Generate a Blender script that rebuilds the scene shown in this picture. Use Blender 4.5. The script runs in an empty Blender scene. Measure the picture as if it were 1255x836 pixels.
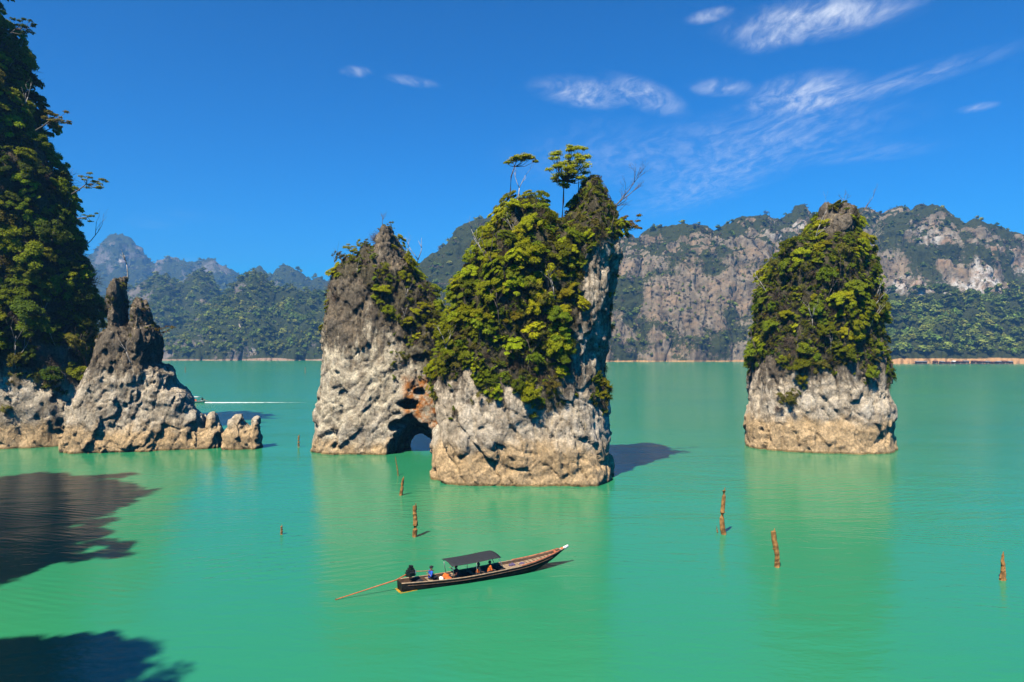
import bpy, math, random
import numpy as np
import openvdb
from mathutils import Vector, Matrix

R = math.radians
rng = np.random.default_rng(7)
random.seed(7)
sc = bpy.context.scene
col = sc.collection

# ------------------------------------------------------------------ camera
F, CX, HY, CAMZ = 880.0, 627.5, 428.0, 15.0        # focal length in photo pixels, image centre, horizon row, eye height
cam_d = bpy.data.cameras.new('camera')
cam = bpy.data.objects.new('camera', cam_d)
col.objects.link(cam)
cam.location = (0, 0, CAMZ)
cam.rotation_euler = (R(90), 0, 0)
cam_d.sensor_width = 36.0
cam_d.lens = F / 1255.0 * 36.0
cam_d.shift_y = 10.0 / 1255.0
cam_d.clip_start = 0.5
cam_d.clip_end = 20000
sc.camera = cam

# ------------------------------------------------------------------ sun and sky
SUN_EL = R(52)
SUN_AZ = (-0.46, -0.89)                             # horizontal direction towards the sun (behind the camera, to the left)
n_ = math.hypot(*SUN_AZ)
to_sun = Vector((SUN_AZ[0]/n_*math.cos(SUN_EL), SUN_AZ[1]/n_*math.cos(SUN_EL), math.sin(SUN_EL)))
sd = bpy.data.lights.new('sun', 'SUN')
sd.energy = 4.8
sd.angle = R(0.53)
sd.color = (1.0, 0.92, 0.77)
sun = bpy.data.objects.new('sun', sd)
col.objects.link(sun)
sun.rotation_euler = to_sun.to_track_quat('Z', 'Y').to_euler()
sun.location = (-60, -80, 120)

sc.render.engine = 'CYCLES'
sc.cycles.use_denoising = True
sc.cycles.max_bounces = 4
sc.cycles.diffuse_bounces = 0
sc.cycles.adaptive_threshold = 0.02
sc.cycles.transparent_max_bounces = 8
sc.cycles.volume_bounces = 0
sc.view_settings.view_transform = 'Standard'
sc.view_settings.look = 'None'
sc.view_settings.gamma = 1.0
sc.view_settings.exposure = 0.84
sc.view_settings.use_curve_mapping = False


class NT:
    """small helper to write node trees tersely"""
    def __init__(self, tree):
        self.t = tree; self.n = tree.nodes; self.l = tree.links
        self.n.clear()
    def put(self, sock, v):
        if v is None: return
        if hasattr(v, 'default_value') or isinstance(v, bpy.types.NodeSocket): self.l.new(v, sock)
        else:
            if hasattr(sock.default_value, '__len__') and not hasattr(v, '__len__'): v = [v]*len(sock.default_value)
            if hasattr(sock.default_value, '__len__') and len(sock.default_value) == 4 and len(v) == 3: v = tuple(v)+(1,)
            sock.default_value = v
    def node(self, typ, ins=None, **kw):
        n = self.n.new(typ)
        for k, v in kw.items(): setattr(n, k, v)
        for k, v in (ins or {}).items(): self.put(n.inputs[k], v)
        return n
    def math(self, op, a, b=None, c=None, clamp=False):
        n = self.n.new('ShaderNodeMath'); n.operation = op; n.use_clamp = clamp
        for i, v in enumerate((a, b, c)):
            if v is not None: self.put(n.inputs[i], v)
        return n.outputs[0]
    def vmath(self, op, a, b=None):
        n = self.n.new('ShaderNodeVectorMath'); n.operation = op
        self.put(n.inputs[0], a)
        if b is not None: self.put(n.inputs[1], b)
        return n.outputs['Value'] if op in ('DOT_PRODUCT', 'LENGTH', 'DISTANCE') else n.outputs[0]
    def mix(self, f, a, b, typ='MIX'):
        n = self.n.new('ShaderNodeMix'); n.data_type = 'RGBA'; n.blend_type = typ
        self.put(n.inputs[0], f); self.put(n.inputs[6], a); self.put(n.inputs[7], b)
        return n.outputs[2]
    def ramp(self, f, lo, hi):
        n = self.n.new('ShaderNodeMapRange'); n.clamp = True; n.interpolation_type = 'SMOOTHSTEP'
        self.put(n.inputs[0], f); self.put(n.inputs[1], lo); self.put(n.inputs[2], hi)
        return n.outputs[0]
    def noise(self, vec, scale, detail=4, rough=0.55, dist=0.0, out='Fac'):
        n = self.n.new('ShaderNodeTexNoise')
        if vec is not None: self.put(n.inputs['Vector'], vec)
        self.put(n.inputs['Scale'], scale); self.put(n.inputs['Detail'], detail)
        self.put(n.inputs['Roughness'], rough); self.put(n.inputs['Distortion'], dist)
        return n.outputs[out]
    def mapping(self, vec, loc=(0, 0, 0), rot=(0, 0, 0), scale=(1, 1, 1), typ='POINT'):
        n = self.n.new('ShaderNodeMapping'); n.vector_type = typ
        self.put(n.inputs[0], vec); n.inputs['Location'].default_value = loc
        n.inputs['Rotation'].default_value = rot; n.inputs['Scale'].default_value = scale
        return n.outputs[0]


world = bpy.data.worlds.new('World')
sc.world = world
world.use_nodes = True
w = NT(world.node_tree)
sky = w.node('ShaderNodeTexSky', sky_type='NISHITA', sun_disc=False)
sky.sun_elevation = SUN_EL
sky.sun_rotation = math.atan2(to_sun.x, to_sun.y)
sky.altitude = 0
sky.air_density = 1.0
sky.dust_density = 0.2
sky.ozone_density = 3.0
# deep saturated tropical blue, the same grade over the whole dome
graded = w.mix(1.0, sky.outputs[0], (0.28, 0.86, 1.16), 'MULTIPLY')
hs = w.node('ShaderNodeHueSaturation', {'Saturation': 1.22, 'Value': 1.0, 'Hue': 0.497, 'Color': graded})
lo_ = w.mix(1.0, hs.outputs[0], (0.15, 0.15, 0.15), 'MULTIPLY')
skyg = w.mix(1.0, w.node('ShaderNodeGamma', {'Color': lo_, 'Gamma': 1.35}).outputs[0], (7.2, 7.2, 7.2), 'MULTIPLY')
# thin cirrus on a high sheet: direction projected onto a plane above the lake
tc = w.node('ShaderNodeTexCoord')
sep = w.node('ShaderNodeSeparateXYZ', {0: tc.outputs['Generated']})
zc = w.math('MAXIMUM', sep.outputs[2], 0.02)
P = w.node('ShaderNodeCombineXYZ', {0: w.math('DIVIDE', sep.outputs[0], zc), 1: w.math('DIVIDE', sep.outputs[1], zc), 2: 0.0}).outputs[0]


def cirrus_streak(p1, p2, wpx, gain):
    """soft band between two sky directions, laid on the high sheet"""
    A, B = [np.array([((p[0]-CX)/F)/((HY-p[1])/F), F/(HY-p[1])]) for p in (p1, p2)]
    m_ = (A+B)/2; d_ = (B-A)/2; V = F/m_[1]/F*1.0
    m = w.mapping(P, loc=(m_[0], m_[1], 0), rot=(0, 0, math.atan2(d_[1], d_[0])), scale=(np.hypot(*d_)*1.25, wpx*1.7/F*m_[1]**1.5, 1), typ='TEXTURE')
    d = w.vmath('LENGTH', m)
    return w.math('MULTIPLY', w.math('SUBTRACT', 1.0, w.ramp(d, 0.0, 1.0)), gain)


patches = [((885, 42), (1130, 4), 34, 1.1), ((930, 140), (1042, 88), 30, 0.95), ((865, 118), (900, 96), 18, 0.6), ((660, 98), (765, 130), 20, 0.8), ((748, 92), (832, 142), 14, 0.85), ((840, 28), (900, 10), 10, 0.7),
           ((905, 58), (968, 52), 14, 0.55), ((1186, 129), (1210, 135), 10, 0.75), ((420, 83), (452, 93), 9, 0.6), ((474, 93), (536, 106), 8, 0.45), ((940, 152), (1250, 55), 18, 0.42), ((790, 268), (1010, 145), 26, 0.34),
           ((740, 150), (800, 230), 60, 0.22), ((960, 195), (1160, 180), 22, 0.2), ((900, 130), (1000, 190), 60, 0.24)]
cov = None
for p_ in patches:
    g = cirrus_streak(*p_)
    cov = g if cov is None else w.math('ADD', cov, g)
warp = w.node('ShaderNodeVectorMath', {0: P, 1: w.vmath('MULTIPLY', w.noise(P, 1.6, 3, 0.5, out='Color'), (0.35, 0.35, 0.0))}, operation='ADD').outputs[0]
st = w.mapping(warp, rot=(0, 0, R(-38)), scale=(13.0, 4.6, 1))
fil = w.noise(st, 1.0, 8, 0.62, 0.4)
fil2 = w.noise(w.mapping(warp, rot=(0, 0, R(15)), scale=(9.0, 3.6, 1)), 1.8, 7, 0.65)
wide = w.math('MULTIPLY', w.ramp(w.noise(P, 0.45, 3, 0.5), 0.60, 0.80), 0.30)       # faint veils drift over the rest of the dome too
cov = w.math('ADD', cov, wide)
dens = w.math('MULTIPLY', cov, w.ramp(w.math('ADD', w.math('MULTIPLY', fil, 0.6), w.math('MULTIPLY', fil2, 0.45)), 0.40, 0.76))
dens = w.math('ADD', dens, w.math('MULTIPLY', cov, 0.08))
dens = w.math('MULTIPLY', w.math('MINIMUM', dens, 0.85), w.ramp(sep.outputs[2], 0.03, 0.16))
skyc = w.mix(dens, skyg, (7.6, 8.0, 8.8))
bg = w.node('ShaderNodeBackground', {'Color': skyc, 'Strength': 0.072})
wo = w.node('ShaderNodeOutputWorld', {'Surface': bg.outputs[0]})


# ------------------------------------------------------------------ numeric helpers
def px_at(px, py, Y):
    return np.array(((px-CX)/F*Y, Y, CAMZ-(py-HY)/F*Y))


def on_water(px, py, z=0.0):
    return px_at(px, py, F*(CAMZ-z)/(py-HY))


G = np.array([[1, 1, 0], [-1, 1, 0], [1, -1, 0], [-1, -1, 0], [1, 0, 1], [-1, 0, 1], [1, 0, -1], [-1, 0, -1],
              [0, 1, 1], [0, -1, 1], [0, 1, -1], [0, -1, -1], [1, 1, 0], [-1, 1, 0], [0, -1, 1], [0, -1, -1]], np.float32)


def _perlin(p, seed):
    i = np.floor(p).astype(np.int64)
    f = (p-i).astype(np.float32)
    u = f*f*f*(f*(f*6-15)+10)
    out = 0
    for dx in (0, 1):
        wx = u[:, 0] if dx else 1-u[:, 0]
        for dy in (0, 1):
            wy = u[:, 1] if dy else 1-u[:, 1]
            for dz in (0, 1):
                wz = u[:, 2] if dz else 1-u[:, 2]
                h = ((i[:, 0]+dx)*73856093) ^ ((i[:, 1]+dy)*19349663) ^ ((i[:, 2]+dz)*83492791) ^ (seed*2654435)
                h = (h ^ (h >> 13))*1274126177
                g = G[((h ^ (h >> 16)) & 15)]
                out = out+wx*wy*wz*(g[:, 0]*(f[:, 0]-dx)+g[:, 1]*(f[:, 1]-dy)+g[:, 2]*(f[:, 2]-dz))
    return out


def perlin(p, seed=0):
    p = np.asarray(p, np.float32)
    out = np.empty(len(p), np.float32)
    for a in range(0, len(p), 60000):
        out[a:a+60000] = _perlin(p[a:a+60000], seed)
    return out


def fbm(p, octaves=3, seed=0, gain=0.5, billow=False):
    s, amp, q = 0, 1.0, np.asarray(p, np.float32)
    for k in range(octaves):
        n = perlin(q, seed+k*17)
        s = s+amp*(np.abs(n)*2-0.55 if billow else n)
        amp *= gain
        q = q*2.03+11.3
    return s


def blocks(p, seed, cw=0.07, cd=0.30):
    """fractured blocks: every cell has its own offset and tilt, so cell borders break into steps and cracks"""
    p = np.asarray(p, np.float32)
    out = np.empty(len(p), np.float32)
    offs = np.array([(a, b, c) for a in (-1, 0, 1) for b in (-1, 0, 1) for c in (-1, 0, 1)], np.int64)
    def hsh(c, k):
        h = (c[:, 0]*73856093) ^ (c[:, 1]*19349663) ^ (c[:, 2]*83492791) ^ ((seed*31+k)*7919113)
        h = (h ^ (h >> 13))*1274126177
        h = (h ^ (h >> 15))*2246822519
        return ((h ^ (h >> 16)) & 65535).astype(np.float32)/65535.0
    for a in range(0, len(p), 50000):
        q = p[a:a+50000]
        base = np.floor(q).astype(np.int64)
        best = np.full(len(q), 9e9, np.float32); second = best.copy()
        cell = base.copy(); vec = np.zeros_like(q)
        for o in offs:
            c = base+o
            f = np.stack([c[:, k]+hsh(c, k) for k in range(3)], 1).astype(np.float32)
            d = ((q-f)**2).sum(1)
            nw = d < best
            second = np.where(nw, best, np.minimum(second, d))
            best = np.where(nw, d, best)
            cell[nw] = c[nw]; vec[nw] = (q-f)[nw]
        tilt = np.stack([hsh(cell, 11+k)-0.5 for k in range(3)], 1)
        crack = np.clip((np.sqrt(second)-np.sqrt(best))/cw, 0, 1)
        out[a:a+50000] = hsh(cell, 9)-0.5+(tilt*vec).sum(1)*1.5-(1-crack)*cd
    return out


def seg_sdf(P2, poly):
    """signed distance (positive inside) from points to a closed polygon"""
    x, y = P2[:, 0], P2[:, 1]
    d = np.full(len(P2), 1e9); inside = np.zeros(len(P2), bool)
    n = len(poly)
    for k in range(n):
        ax, ay = poly[k]; bx, by = poly[(k+1) % n]
        ex, ey = bx-ax, by-ay
        L = ex*ex+ey*ey+1e-12
        t = np.clip(((x-ax)*ex+(y-ay)*ey)/L, 0, 1)
        d = np.minimum(d, (x-ax-t*ex)**2+(y-ay-t*ey)**2)
        c = (ay > y) != (by > y)
        with np.errstate(divide='ignore', invalid='ignore'):
            inside ^= c & (x < (bx-ax)*(y-ay)/(by-ay)+ax)
    d = np.sqrt(d)
    return np.where(inside, d, -d)


def polygonize(field, voxel, origin):
    g = openvdb.FloatGrid(background=9.0)
    g.copyFromArray(np.ascontiguousarray(field, np.float32))
    pts, tris, quads = g.convertToPolygons(isovalue=0.0, adaptivity=0.0)
    pts = np.asarray(pts, np.float64)*voxel+np.asarray(origin)
    return pts, np.asarray(quads, np.int64)


def mesh_from(name, verts, faces, mats=None, smooth=False, attrs=None):
    me = bpy.data.meshes.new(name)
    verts = np.ascontiguousarray(verts, np.float32)
    if isinstance(faces, np.ndarray):
        k = faces.shape[1]; nf = len(faces)
        me.vertices.add(len(verts)); me.vertices.foreach_set('co', verts.ravel())
        me.loops.add(nf*k); me.loops.foreach_set('vertex_index', np.ascontiguousarray(faces, np.int32).ravel())
        me.polygons.add(nf)
        me.polygons.foreach_set('loop_start', np.arange(nf, dtype=np.int32)*k)
        me.update(calc_edges=True)
    else:
        me.from_pydata([tuple(v) for v in verts], [], faces)
    if smooth: me.polygons.foreach_set('use_smooth', np.ones(len(me.polygons), bool))
    for m in (mats if isinstance(mats, (list, tuple)) else [mats] if mats else []): me.materials.append(m)
    for k, v in (attrs or {}).items():
        a = me.attributes.new(k, 'FLOAT', 'POINT'); a.data.foreach_set('value', np.ascontiguousarray(v, np.float32))
    me.update()
    return me


def link(name, me, parent=None, **props):
    o = bpy.data.objects.new(name, me)
    col.objects.link(o)
    if parent is not None: o.parent = parent
    for k, v in props.items(): o[k] = v
    return o


def empty(name, loc=(0, 0, 0), **props):
    o = link(name, None, **props)
    o.location = loc; o.empty_display_size = 0.3
    return o


def vnormals(v, q):
    n = np.zeros_like(v)
    fn = np.cross(v[q[:, 2]]-v[q[:, 0]], v[q[:, 3]]-v[q[:, 1]])
    for k in range(4): np.add.at(n, q[:, k], fn)
    return n/(np.linalg.norm(n, axis=1, keepdims=True)+1e-9)


class MB:
    """collects shapes into one mesh"""
    def __init__(s): s.v = []; s.f = []
    def add(s, v, f):
        o = len(s.v); s.v += [tuple(map(float, q)) for q in v]; s.f += [tuple(i+o for i in q) for q in f]
    def box(s, c, size, rz=0, bev=0.0):
        x, y, z = [k/2 for k in size]
        v = [(-x, -y, -z), (x, -y, -z), (x, y, -z), (-x, y, -z), (-x, -y, z), (x, -y, z), (x, y, z), (-x, y, z)]
        ca, sa = math.cos(rz), math.sin(rz)
        v = [(c[0]+a*ca-b*sa, c[1]+a*sa+b*ca, c[2]+d) for a, b, d in v]
        s.add(v, [(0, 3, 2, 1), (4, 5, 6, 7), (0, 1, 5, 4), (1, 2, 6, 5), (2, 3, 7, 6), (3, 0, 4, 7)])
    def tube(s, pts, rad, n=6, wob=0.0):
        pts = [Vector(p) for p in pts]
        if not hasattr(rad, '__len__'): rad = [rad]*len(pts)
        rings = []
        for i, p in enumerate(pts):
            d = (pts[min(i+1, len(pts)-1)]-pts[max(i-1, 0)]).normalized()
            a = d.orthogonal().normalized() if abs(d.z) > 0.999 else d.cross(Vector((0, 0, 1))).normalized()
            b = d.cross(a)
            rings.append([p+(a*math.cos(6.28318*k/n)+b*math.sin(6.28318*k/n))*rad[i]*(1+random.uniform(-wob, wob)) for k in range(n)])
        f = []
        for i in range(len(rings)-1):
            for k in range(n):
                f.append((i*n+k, i*n+(k+1) % n, (i+1)*n+(k+1) % n, (i+1)*n+k))
        f.append(tuple(range(n))[::-1]); f.append(tuple((len(rings)-1)*n+k for k in range(n)))
        s.add([q for r in rings for q in r], f)
    def lathe(s, prof, c=(0, 0, 0), n=14):
        v = [(c[0]+r*math.cos(6.28318*k/n), c[1]+r*math.sin(6.28318*k/n), c[2]+z) for r, z in prof for k in range(n)]
        f = [(i*n+k, i*n+(k+1) % n, (i+1)*n+(k+1) % n, (i+1)*n+k) for i in range(len(prof)-1) for k in range(n)]
        f += [tuple(range(n))[::-1], tuple((len(prof)-1)*n+k for k in range(n))]
        s.add(v, f)
    def mesh(s, name, mat, smooth=False):
        return mesh_from(name, s.v, s.f, mat, smooth)
    def obj(s, name, mat, parent=None, smooth=False, **props):
        return link(name, s.mesh(name, mat, smooth), parent, **props)


# ------------------------------------------------------------------ materials
def new_mat(name):
    m = bpy.data.materials.new(name); m.use_nodes = True
    return m, NT(m.node_tree)


def finish(t, col_, rough=0.8, bump=None, bs=0.3, bd=0.1, spec=0.3, **kw):
    b = t.node('ShaderNodeBsdfPrincipled', {'Base Color': col_, 'Roughness': rough, 'Specular IOR Level': spec, **kw})
    if bump is not None:
        bn = t.node('ShaderNodeBump', {'Height': bump, 'Strength': bs, 'Distance': bd})
        t.l.new(bn.outputs[0], b.inputs['Normal'])
    t.node('ShaderNodeOutputMaterial', {'Surface': b.outputs[0]})
    return b


def plain(name, c, rough=0.6, var=0.25, scale=6.0, metal=0.0, spec=0.4):
    m, t = new_mat(name)
    p = t.node('ShaderNodeTexCoord').outputs['Object']
    n = t.noise(p, scale, 5, 0.6)
    c2 = tuple(k*(1-var) for k in c); c3 = tuple(min(1, k*(1+var)) for k in c)
    finish(t, t.mix(t.ramp(n, 0.3, 0.7), c2, c3), rough, n, 0.25, 0.02, spec, Metallic=metal)
    return m


def rock_material(name, tan_z, lz=(4.0, 17.0), grey=(0.64, 0.53, 0.39), tan=(0.68, 0.46, 0.235)):
    m, t = new_mat(name)
    geo = t.node('ShaderNodeNewGeometry')
    pos = geo.outputs['Position']
    sp = t.node('ShaderNodeSeparateXYZ', {0: pos})
    z = sp.outputs[2]
    big = t.noise(pos, 0.22, 4, 0.55)
    med = t.noise(pos, 0.8, 5, 0.6)
    fine = t.noise(pos, 3.5, 6, 0.65)
    streak = t.noise(t.mapping(pos, scale=(0.9, 0.9, 0.13)), 1.0, 6, 0.65, 0.5)
    strata = t.noise(t.mapping(pos, rot=(R(18), R(32), 0), scale=(0.35, 0.35, 1.7)), 1.0, 5, 0.6, 0.8)
    veg = t.node('ShaderNodeAttribute', attribute_name='veg').outputs['Fac']
    ora = t.node('ShaderNodeAttribute', attribute_name='orange').outputs['Fac']
    c = t.mix(t.ramp(med, 0.34, 0.66), tuple(k*0.62 for k in grey), tuple(min(0.8, k*1.25) for k in grey))
    c = t.mix(t.math('MULTIPLY', t.ramp(strata, 0.55, 0.72), 0.5), c, (0.20, 0.185, 0.165))
    c = t.mix(t.math('MULTIPLY', t.ramp(big, 0.5, 0.66), 0.55), c, (0.70, 0.62, 0.50))
    # dark lichen and soot-black runs, thicker higher up the rock
    hi = t.ramp(t.math('ADD', z, t.math('MULTIPLY', t.math('SUBTRACT', big, 0.5), 10.0)), lz[0], lz[1])
    lich = t.ramp(t.math('ADD', t.math('MULTIPLY', hi, 0.36), t.math('SUBTRACT', streak, 0.28)), 0.30, 0.50)
    pal = t.node('ShaderNodeAttribute', attribute_name='pale').outputs['Fac']
    c = t.mix(t.math('MULTIPLY', t.math('MULTIPLY', lich, 0.88), t.math('SUBTRACT', 1.0, t.math('MULTIPLY', pal, t.ramp(streak, 0.62, 0.40)))), c, t.mix(fine, (0.060, 0.047, 0.034), (0.125, 0.098, 0.070)))
    brn = t.noise(pos, 0.55, 5, 0.62, 0.4)
    c = t.mix(t.math('MULTIPLY', t.ramp(brn, 0.48, 0.64), 0.5), c, (0.30, 0.225, 0.145))
    pit = t.noise(t.mapping(pos, rot=(0, R(30), 0), scale=(1.25, 1.25, 0.7)), 2.6, 7, 0.72, 0.3)
    drip = t.noise(t.mapping(pos, scale=(2.6, 2.6, 0.10)), 1.0, 5, 0.6, 0.3)
    c = t.mix(t.math('MULTIPLY', t.ramp(drip, 0.58, 0.70), 0.62), c, (0.13, 0.105, 0.078))
    c = t.mix(t.math('MULTIPLY', t.ramp(drip, 0.42, 0.32), 0.45), c, (0.62, 0.47, 0.27))
    moss = t.math('MULTIPLY', t.ramp(t.math('ADD', t.math('MULTIPLY', veg, 0.5), t.math('SUBTRACT', med, 0.3)), 0.42, 0.6), veg)
    c = t.mix(t.math('MULTIPLY', moss, 0.8), c, t.mix(fine, (0.035, 0.032, 0.014), (0.10, 0.085, 0.045)))
    # tan bleached band left by the changing lake level
    lvl = t.math('ADD', z, t.math('MULTIPLY', t.math('SUBTRACT', t.noise(pos, 0.35, 4, 0.6), 0.5), 5.0))
    tn = t.math('SUBTRACT', 1.0, t.ramp(lvl, tan_z-0.9, tan_z+1.3))
    tc2 = t.mix(t.ramp(t.noise(pos, 1.1, 6, 0.65), 0.3, 0.7), tuple(k*0.62 for k in tan), tuple(k*1.15 for k in tan))
    c = t.mix(t.math('MULTIPLY', tn, 0.85), c, tc2)
    c = t.mix(t.math('MULTIPLY', ora, t.ramp(med, 0.38, 0.58)), c, (0.40, 0.15, 0.035))
    c = t.mix(t.math('MULTIPLY', t.math('SUBTRACT', 1.0, t.ramp(t.math('ADD', z, t.math('MULTIPLY', med, 0.3)), 0.25, 0.55)), 0.75), c, (0.16, 0.11, 0.03))   # wet algae line
    c = t.mix(t.math('MULTIPLY', t.ramp(pit, 0.44, 0.33), 0.6), c, (0.085, 0.068, 0.046))
    c = t.mix(1.0, c, t.mix(t.ramp(fine, 0.3, 0.7), (0.70, 0.70, 0.70), (1.25, 1.25, 1.25)), 'MULTIPLY')
    wp = t.vmath('ADD', t.mapping(pos, rot=(R(18), R(34), 0), scale=(1.0, 1.0, 0.6)), t.vmath('MULTIPLY', t.noise(pos, 1.4, 2, 0.6, out='Color'), (0.9, 0.9, 0.9)))
    vo = t.node('ShaderNodeTexVoronoi', {'Vector': wp, 'Scale': 1.7}, feature='F1')
    h = t.math('ADD', t.math('MULTIPLY', pit, 2.2), t.math('MULTIPLY', vo.outputs['Distance'], 0.40))
    finish(t, c, 0.92, h, 0.9, 0.22, 0.15)
    return m


def leaf_material(name, c, var=0.35, transl=0.45):
    m, t = new_mat(name)
    oi = t.node('ShaderNodeObjectInfo')
    pos = t.node('ShaderNodeNewGeometry').outputs['Position']
    n = t.noise(pos, 1.3, 3, 0.6)
    lr = t.node('ShaderNodeAttribute', attribute_name='leaf').outputs['Fac']
    c1 = t.mix(lr, tuple(k*(1-var) for k in c), (c[0]*(1+var*1.1), c[1]*(1+var), c[2]*(1+var)))
    c2 = t.mix(t.math('MULTIPLY', t.ramp(n, 0.45, 0.75), 0.4), c1, (c[0]*1.5, c[1]*1.15, c[2]*0.8))
    hsv = t.node('ShaderNodeHueSaturation', {'Color': c2, 'Hue': t.math('ADD', 0.477, t.math('MULTIPLY', oi.outputs['Random'], 0.05)), 'Saturation': 1.0,
                                              'Value': t.math('ADD', 0.65, t.math('MULTIPLY', t.math('FRACT', t.math('MULTIPLY', oi.outputs['Random'], 7.31)), 0.7))})
    cc = hsv.outputs[0]
    b = t.node('ShaderNodeBsdfPrincipled', {'Base Color': cc, 'Roughness': 0.6, 'Specular IOR Level': 0.08})
    tr = t.node('ShaderNodeBsdfTranslucent', {'Color': t.mix(1.0, cc, (1.25, 1.2, 0.5), 'MULTIPLY')})
    mx = t.node('ShaderNodeMixShader', {0: transl, 1: b.outputs[0], 2: tr.outputs[0]})
    t.node('ShaderNodeOutputMaterial', {'Surface': mx.outputs[0]})
    return m


M = {}
M['leaf_bright'] = leaf_material('leaf_bright', (0.345, 0.370, 0.012))
M['leaf_mid'] = leaf_material('leaf_mid', (0.200, 0.245, 0.013))
M['leaf_dark'] = leaf_material('leaf_dark', (0.105, 0.142, 0.015))
M['leaf_olive'] = leaf_material('leaf_olive', (0.165, 0.155, 0.026))
M['leaf_yellow'] = leaf_material('leaf_yellow', (0.24, 0.19, 0.012))
M['twig_dry'] = leaf_material('twig_dry', (0.115, 0.088, 0.060), 0.4, 0.1)
M['far_leaf'] = leaf_material('far_leaf', (0.115, 0.165, 0.026), 0.5, 0.2)
M['far_leaf_light'] = leaf_material('far_leaf_light', (0.20, 0.23, 0.038), 0.5, 0.2)
M['far_dry'] = leaf_material('far_dry', (0.125, 0.098, 0.070), 0.35, 0.1)
M['bark'] = plain('bark', (0.16, 0.125, 0.095), 0.9, 0.4, 4.0)
M['bark_dark'] = plain('bark_dark', (0.07, 0.052, 0.040), 0.9, 0.4, 4.0)
M['bark_pale'] = plain('bark_pale', (0.42, 0.38, 0.33), 0.9, 0.25, 4.0)
M['stump'] = plain('stump', (0.27, 0.135, 0.038), 0.85, 0.55, 3.0)
M['hull_black'] = plain('hull_black', (0.018, 0.017, 0.015), 0.6, 0.5, 2.0, 0.0, 0.12)
M['wood_tan'] = plain('wood_tan', (0.34, 0.235, 0.145), 0.75, 0.3, 5.0)
M['wood_red'] = plain('wood_red', (0.42, 0.13, 0.06), 0.65, 0.35, 5.0)
M['wood_brown'] = plain('wood_brown', (0.13, 0.075, 0.045), 0.75, 0.35, 4.0)
M['white_paint'] = plain('white_paint', (0.75, 0.74, 0.70), 0.6, 0.1, 4.0)
M['tarp'] = plain('tarp', (0.022, 0.023, 0.027), 0.8, 0.3, 8.0)
M['metal_dark'] = plain('metal_dark', (0.035, 0.033, 0.032), 0.45, 0.4, 9.0, 0.6)
M['metal_grey'] = plain('metal_grey', (0.32, 0.32, 0.32), 0.4, 0.2, 9.0, 0.7)
M['shaft_orange'] = plain('shaft_orange', (0.44, 0.12, 0.04), 0.5, 0.25, 4.0)
M['yellow_paint'] = plain('yellow_paint', (0.55, 0.30, 0.02), 0.5, 0.2, 4.0)
M['orange_cloth'] = plain('orange_cloth', (0.62, 0.13, 0.02), 0.8, 0.2, 9.0)
M['blue_cloth'] = plain('blue_cloth', (0.02, 0.09, 0.48), 0.8, 0.2, 9.0)
M['black_cloth'] = plain('black_cloth', (0.018, 0.018, 0.022), 0.85, 0.2, 9.0)
M['maroon_cloth'] = plain('maroon_cloth', (0.085, 0.022, 0.020), 0.85, 0.2, 9.0)
M['white_cloth'] = plain('white_cloth', (0.72, 0.70, 0.62), 0.85, 0.1, 9.0)
M['yellow_cloth'] = plain('yellow_cloth', (0.72, 0.62, 0.10), 0.85, 0.1, 9.0)
M['purple_cloth'] = plain('purple_cloth', (0.10, 0.075, 0.15), 0.85, 0.2, 9.0)
M['skin'] = plain('skin', (0.27, 0.145, 0.085), 0.6, 0.1, 9.0)
M['hair'] = plain('hair', (0.012, 0.010, 0.009), 0.5, 0.2, 9.0)
M['teal_paint'] = plain('teal_paint', (0.03, 0.16, 0.13), 0.5, 0.2, 4.0)
M['roof_grey'] = plain('roof_grey', (0.16, 0.15, 0.15), 0.6, 0.3, 2.0)
M['roof_rust'] = plain('roof_rust', (0.17, 0.075, 0.05), 0.7, 0.3, 2.0)
M['raft_wall'] = plain('raft_wall', (0.085, 0.060, 0.045), 0.8, 0.3, 2.0)





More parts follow.
